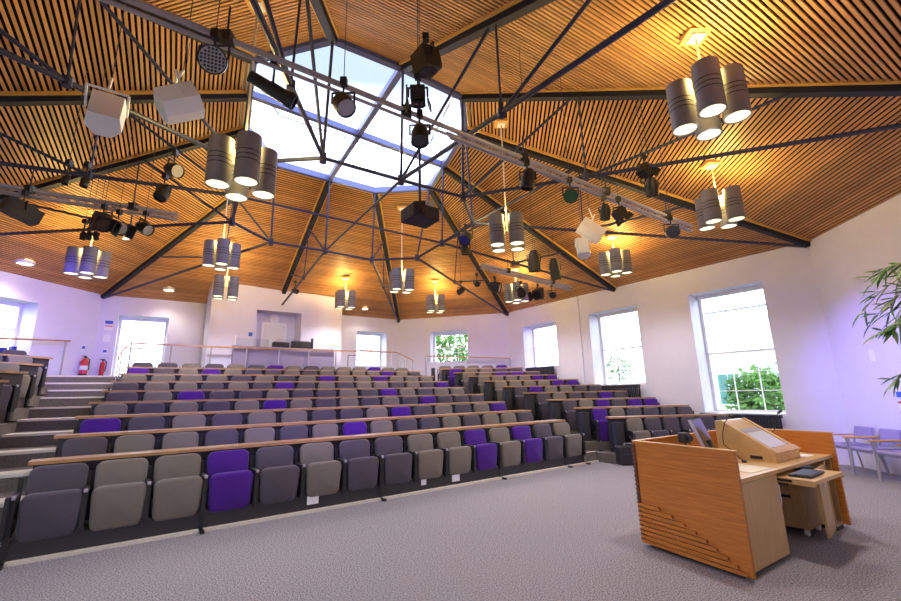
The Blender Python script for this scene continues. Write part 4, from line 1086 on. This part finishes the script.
# ------------------------------------------------------------------ fire extinguishers and notices
def extinguisher(i, tpos, z0, h, r, label, kind):
    a, t, out, L = wall_frame(i); c = a+t*tpos-out*(r+.03); e = thing('fire_extinguisher', label, 'fire extinguisher', (c.x, c.y, z0), math.atan2(t.y, t.x), 'red fire extinguishers in the back left corner')
    MB().lathe([(0, 0), (r, .0), (r, h*.72), (r*.6, h*.82), (r*.3, h*.86), (0, h*.86)], 18).obj('cylinder', M['red'], e, True)
    MB().lathe([(r+.002, h*.0), (r+.002, h*.12)], 18).obj('base_band', M['black'], e)
    MB().lathe([(r+.002, h*.3), (r+.002, h*.5)], 18).obj('label_band', M['paper'] if kind else M['redsign'], e)
    v = MB(); v.box(-.02, .02, -.02, .02, h*.86, h*.95); v.box(-.08, .03, -.012, .012, h*.93, h*.97); v.obj('valve_handle', M['black'], e)
    MB().path([(.03, 0, h*.92), (r+.03, -.02, h*.8), (r+.02, -.03, h*.3)], .012, 8).obj('hose', M['black'], e)
    MB().box(-.03, .03, (r if Vector((-t.y, t.x, 0)).dot(out) > 0 else -r-.028), (r+.028 if Vector((-t.y, t.x, 0)).dot(out) > 0 else -r), h*.6, h*.7).obj('wall_bracket', M['black'], e)
extinguisher(6, 4.52, ZPLAT+.03, .56, .085, 'red fire extinguisher on the left wall, larger of the two', 1)
extinguisher(7, .235, ZPLAT+.03, .50, .055, 'slimmer red fire extinguisher beside the left back doorway window', 0)
def notice(i, tpos, z, w, h, label, bands, name='wall_notice'):
    a, t, out, L = wall_frame(i); c = a+t*tpos-out*.004; s_ = 1 if Vector((-t.y, t.x, 0)).dot(out) > 0 else -1
    n = thing(name, label, 'sign', (c.x, c.y, z), math.atan2(t.y, t.x))
    MB().box(-w/2, w/2, -.003, .003, -h/2, h/2).obj('board', M['paper'], n)
    for z0, z1, mt in bands: MB().box(-w*.45, w*.45, -.006, .006, h*z0, h*z1).obj('print_band', M[mt], n)
notice(7, .235, 3.52, .20, .30, 'white wall notice with blue and red print beside the left back window', [(.1, .42, 'blue'), (-.15, -.05, 'redsign')])
notice(7, .235, 3.15, .16, .20, 'plain pale wall notice below the blue and red one', [])
notice(7, .235, 2.78, .09, .14, 'small extinguisher notice above the slimmer extinguisher', [(-.2, .3, 'blue')])
notice(6, 4.52, 2.84, .09, .16, 'small extinguisher notice above the larger extinguisher', [(-.2, .3, 'blue')])
notice(2, 1.37, 1.16, .20, .44, 'wall notice with blue and red blocks at the right edge behind the chairs', [(.2, .4, 'blue'), (-.02, .06, 'redsign'), (-.38, -.30, 'redsign')])
notice(2, .98, 1.95, .14, .20, 'faint pale plate on the wall under the bamboo leaves', [], 'wall_plate')
# bright blue box on left window sill
a, t, out, L = wall_frame(6); c = a+t*2.75+out*.2
sb_ = thing('sill_box', 'bright blue boxes standing on the left window sill', 'box', (c.x, c.y, 2.546), math.atan2(t.y, t.x))
MB().box(-.35, .1, -.06, .06, 0, .14).obj('box_body', M['bluebox'], sb_); MB().box(.2, .3, -.05, .05, 0, .18).obj('small_box', M['bluebox'], sb_)

# ------------------------------------------------------------------ chairs by the right wall
a, t, out, L = wall_frame(2); ca = math.atan2(out.y, out.x) - math.pi/2      # local +y points to the wall
def armchair(s, dist, label):
    p = a+t*s-out*dist; c = thing('visitor_chair', label, 'chair', (p.x, p.y, 0), ca, 'lilac wooden armed chairs along the right wall')
    xf(cushion(.48, .46, .06, .022), Matrix.Translation((0, -.02, .44))).obj('seat', M['lilac'], c)
    xf(cushion(.40, .05, .22, .02), Matrix.Translation((0, .24, .64)) @ RX(math.radians(-8))).obj('backrest', M['lilac'], c)
    for sx in (-1, 1):
        MB().path([(sx*.27, -.24, 0), (sx*.25, -.22, .44), (sx*.25, -.23, .585)], .014, 8).obj('front_leg', M['silver'], c)
        MB().path([(sx*.27, .28, 0), (sx*.25, .20, .42), (sx*.215, .25, .74)], .014, 8).obj('rear_leg', M['silver'], c)
        rbox(sx*.25-.025, sx*.25+.025, -.27, .22, .585, .61, .008, 2).obj('armrest', M['edge'], c)
    MB().path([(-.26, -.21, .40), (.26, -.21, .40)], .012, 6).obj('seat_rail', M['silver'], c); MB().path([(-.25, .2, .40), (.25, .2, .40)], .012, 6).obj('seat_rail', M['silver'], c)
armchair(.66, .42, 'lilac chair with wooden arms nearest the room corner by the lectern')
armchair(1.22, .42, 'lilac chair with wooden arms, second from the room corner')
armchair(1.78, .42, 'lilac chair with wooden arms cut by the right edge of the picture')

# ------------------------------------------------------------------ bamboo in a pot, right edge
bp = Vector((5.15, 4.35, 0)); bam = thing('potted_bamboo', 'tall potted bamboo with narrow green leaves reaching in at the right edge', 'plant', bp)
MB().lathe([(0, 0), (.17, 0), (.23, .42), (.25, .45), (.21, .45), (.20, .38), (0, .38)], 24).obj('planter', M['pot'], bam, True)
MB().lathe([(0, .381), (.20, .381)], 24).obj('soil', M['bark'], bam)
random.seed(11)
stems = []
for i in range(5):
    a0 = random.uniform(0, 6.28); x, y = .09*math.cos(a0), .09*math.sin(a0)
    top = Vector((x*4-.1, y*4, random.uniform(2.3, 2.9))); pts = [Vector((x, y, .38)), Vector((x*1.6, y*1.6, 1.2)), Vector((x*2.6-.03, y*2.6, 1.9)), top]
    MB().path(pts, .011, 8).obj('stem', M['stem'], bam); stems.append(top)
lf = [MB(), MB()]; tw = MB()
def leaf(p, d, l, w):
    d = Vector(d).normalized(); s = d.cross(Vector((random.uniform(-.3, .3), random.uniform(-.3, .3), 1))).normalized()
    n = s.cross(d); mb = lf[0 if random.random() < .72 else 1]
    mb.add([p, p+d*l*.3+s*w-n*.004, p+d*l*.65+s*w*.7-n*.012, p+d*l-n*.03, p+d*l*.65-s*w*.7-n*.012, p+d*l*.3-s*w-n*.004, p+d*l*.35+n*.006, p+d*l*.7-n*.004],
           [(0,1,6),(0,6,5),(1,2,7,6),(6,7,4,5),(2,3,7),(7,3,4)])
BR = [((930,252),(905,262),(884,270),(872,283)), ((930,262),(902,276),(880,292),(862,312)), ((930,280),(905,292),(886,304),(872,322)), ((930,262),(912,262),(898,264),(885,268)), ((932,300),(910,306),(895,322),(880,332)), ((932,300),(915,316),(900,326),(893,330)), ((930,358),(915,366),(902,374),(893,383)), ((930,268),(910,284),(896,296),(890,312)), ((930,272),(915,282),(905,300),(902,318))]
for br in BR:
    zc = random.uniform(4.3, 4.75); P3 = [at_depth(*p, zc+.08*i*random.uniform(-1, 1))-bp for i, p in enumerate(br)]
    root = Vector((P3[0].x+.25, P3[0].y+.1, P3[0].z-.1)); MB().path([root]+P3, .0035, 5).obj('twig', M['stem'], bam)
    for i in range(3):
        for f in [random.random() for _ in range(5)]:
            p = P3[i].lerp(P3[i+1], f); leaf(p, RIGHT*random.uniform(-1, -.1)+UP*random.uniform(-1.0, .15)+FWD*random.uniform(-.4, .4), random.uniform(.14, .26), .021)
    leaf(P3[-1], P3[-1]-P3[-2], .2, .012)
for s in stems:
    for i in range(26):
        p = s + Vector((random.uniform(-.15, .4), random.uniform(-.35, .3), random.uniform(-1.2, .1)))
        if p.x < -.05: p.x = abs(p.x)
        leaf(p, (random.uniform(-.2, 1), random.uniform(-1, 1), random.uniform(-1, .2)), random.uniform(.13, .22), .011)
lf[0].obj('foliage', M['leaf'], bam); lf[1].obj('pale_foliage', M['leafpale'], bam)

# ------------------------------------------------------------------ outside the windows
def tree(p, h, r, label, n=900, seed=1):
    random.seed(seed); t = thing('garden_tree', label, 'tree', p, 0, 'trees outside the windows'); mb = MB()
    for i in range(n):
        u = Vector((random.gauss(0, 1), random.gauss(0, 1), random.gauss(0, .9))).normalized()*r*random.uniform(.55, 1.0); c = u+Vector((0, 0, h-r*.8))
        d = Vector((random.uniform(-1, 1), random.uniform(-1, 1), random.uniform(-1, 1))).normalized(); s = d.orthogonal().normalized()
        l = r*.12; mb.add([c, c+d*l+s*l*.4, c+d*l*2, c+d*l-s*l*.4], [(0, 1, 2, 3)])
    mb.obj('foliage', M['outleaf'], t)
    MB().tube((0, 0, -.14), (0, 0, h-r*.8), r*.06, 8).obj('trunk', M['bark'], t)
def outpt(i, s, d): a, t, out, L = wall_frame(i); return a+t*s+out*d
q = outpt(1, 5.4, 7.0); tree((q.x, q.y, -.14), 2.15, 1.2, 'leafy shrub outside the large right window', 2600, 3)
q = outpt(1, 4.7, 9.0); tree((q.x, q.y, -.14), 1.3, .6, 'small round shrub outside the large right window, left of the taller one', 700, 4)
q = outpt(1, .70, 5.5); tree((q.x, q.y, -.14), 3.1, .7, 'small tree low in the middle right window', 600, 5)
q = outpt(0, 2.2, 4.5); tree((q.x-.8, q.y, -.14), 5.0, 1.5, 'leafy tree filling the back window', 900, 6)
q = outpt(6, 1.6, 5.0); tree((q.x, q.y, -.14), 5.0, 1.4, 'leafy tree outside the left window', 900, 8)
# neighbouring pale building with roof balustrade
q = outpt(1, 12.0, 13.0); a, t, out, L = wall_frame(1)
nb = thing('neighbour_building', 'pale rendered building with parapet railing and green glazed windows outside', 'building', q, math.atan2(t.y, t.x))
sg = 1 if Vector((-t.y, t.x, 0)).dot(out) > 0 else -1
MB().box(-11, 9, 0, 5*sg, -.14, 4.7).obj('facade', M['stone'], nb)
MB().box(-11.2, 9.2, -.15*sg, 5*sg, 4.7, 4.82).obj('cornice', M['stone'], nb)
rl_ = MB()
for i in range(40): rl_.box(-11+i*.5, -10.96+i*.5, -.05, .05, 4.82, 5.3)
rl_.box(-11, 9, -.05, .05, 5.22, 5.32); rl_.obj('roof_railing', M['slate'], nb)
for i in range(5):
    for z_ in (.6,):
        w_ = MB().box(-10.9+i*3.7, -9.8+i*3.7, -.04*sg, .02, z_, z_+1.6).obj('window', M['white'], nb)
        MB().box(-10.82+i*3.7, -10.38+i*3.7, -.06*sg, -.03*sg, z_+.08, z_+1.52).obj('pane', M['shutter'], w_)
        MB().box(-10.32+i*3.7, -9.88+i*3.7, -.06*sg, -.03*sg, z_+.08, z_+1.52).obj('pane', M['shutter'], w_)

# ------------------------------------------------------------------ coloured accent lanterns washing the walls
def accent(px, z, target, energy, col, size=40):
    c = at(*px, z) if not isinstance(px, Vector) else px
    c = c + (Vector(target)-c).normalized()*.55
    ld = bpy.data.lights.new('accent_lamp', 'SPOT'); ld.energy = energy; ld.color = col; ld.spot_size = math.radians(size); ld.spot_blend = .8; ld.shadow_soft_size = .05
    o = bpy.data.objects.new('accent_lamp', ld); COL.objects.link(o); o.location = c
    o.rotation_euler = (Vector(target)-c).to_track_quat('-Z', 'Y').to_euler()
ACC = [
 ((672, 240), 3.6, (7.3, 7.6, 1.7), 420, (.14, .10, 1.0), 46),
 ((62, 244), 3.6, (-9.9, 11.2, 3.0), 260, (.20, .12, 1.0), 50),
 ((30, 232), 3.6, (-10.5, 9.9, 3.2), 420, (.14, .14, 1.0), 50),
 ((552, 299), 3.7, (2.0, 16.2, 3.0), 150, (.30, .12, 1.0), 60),
 ((420, 146), 3.7, (-4, 10.5, 1.6), 420, (.30, .20, 1.0), 80),
]
for a_ in ACC: accent(*a_[:1], *a_[1:])
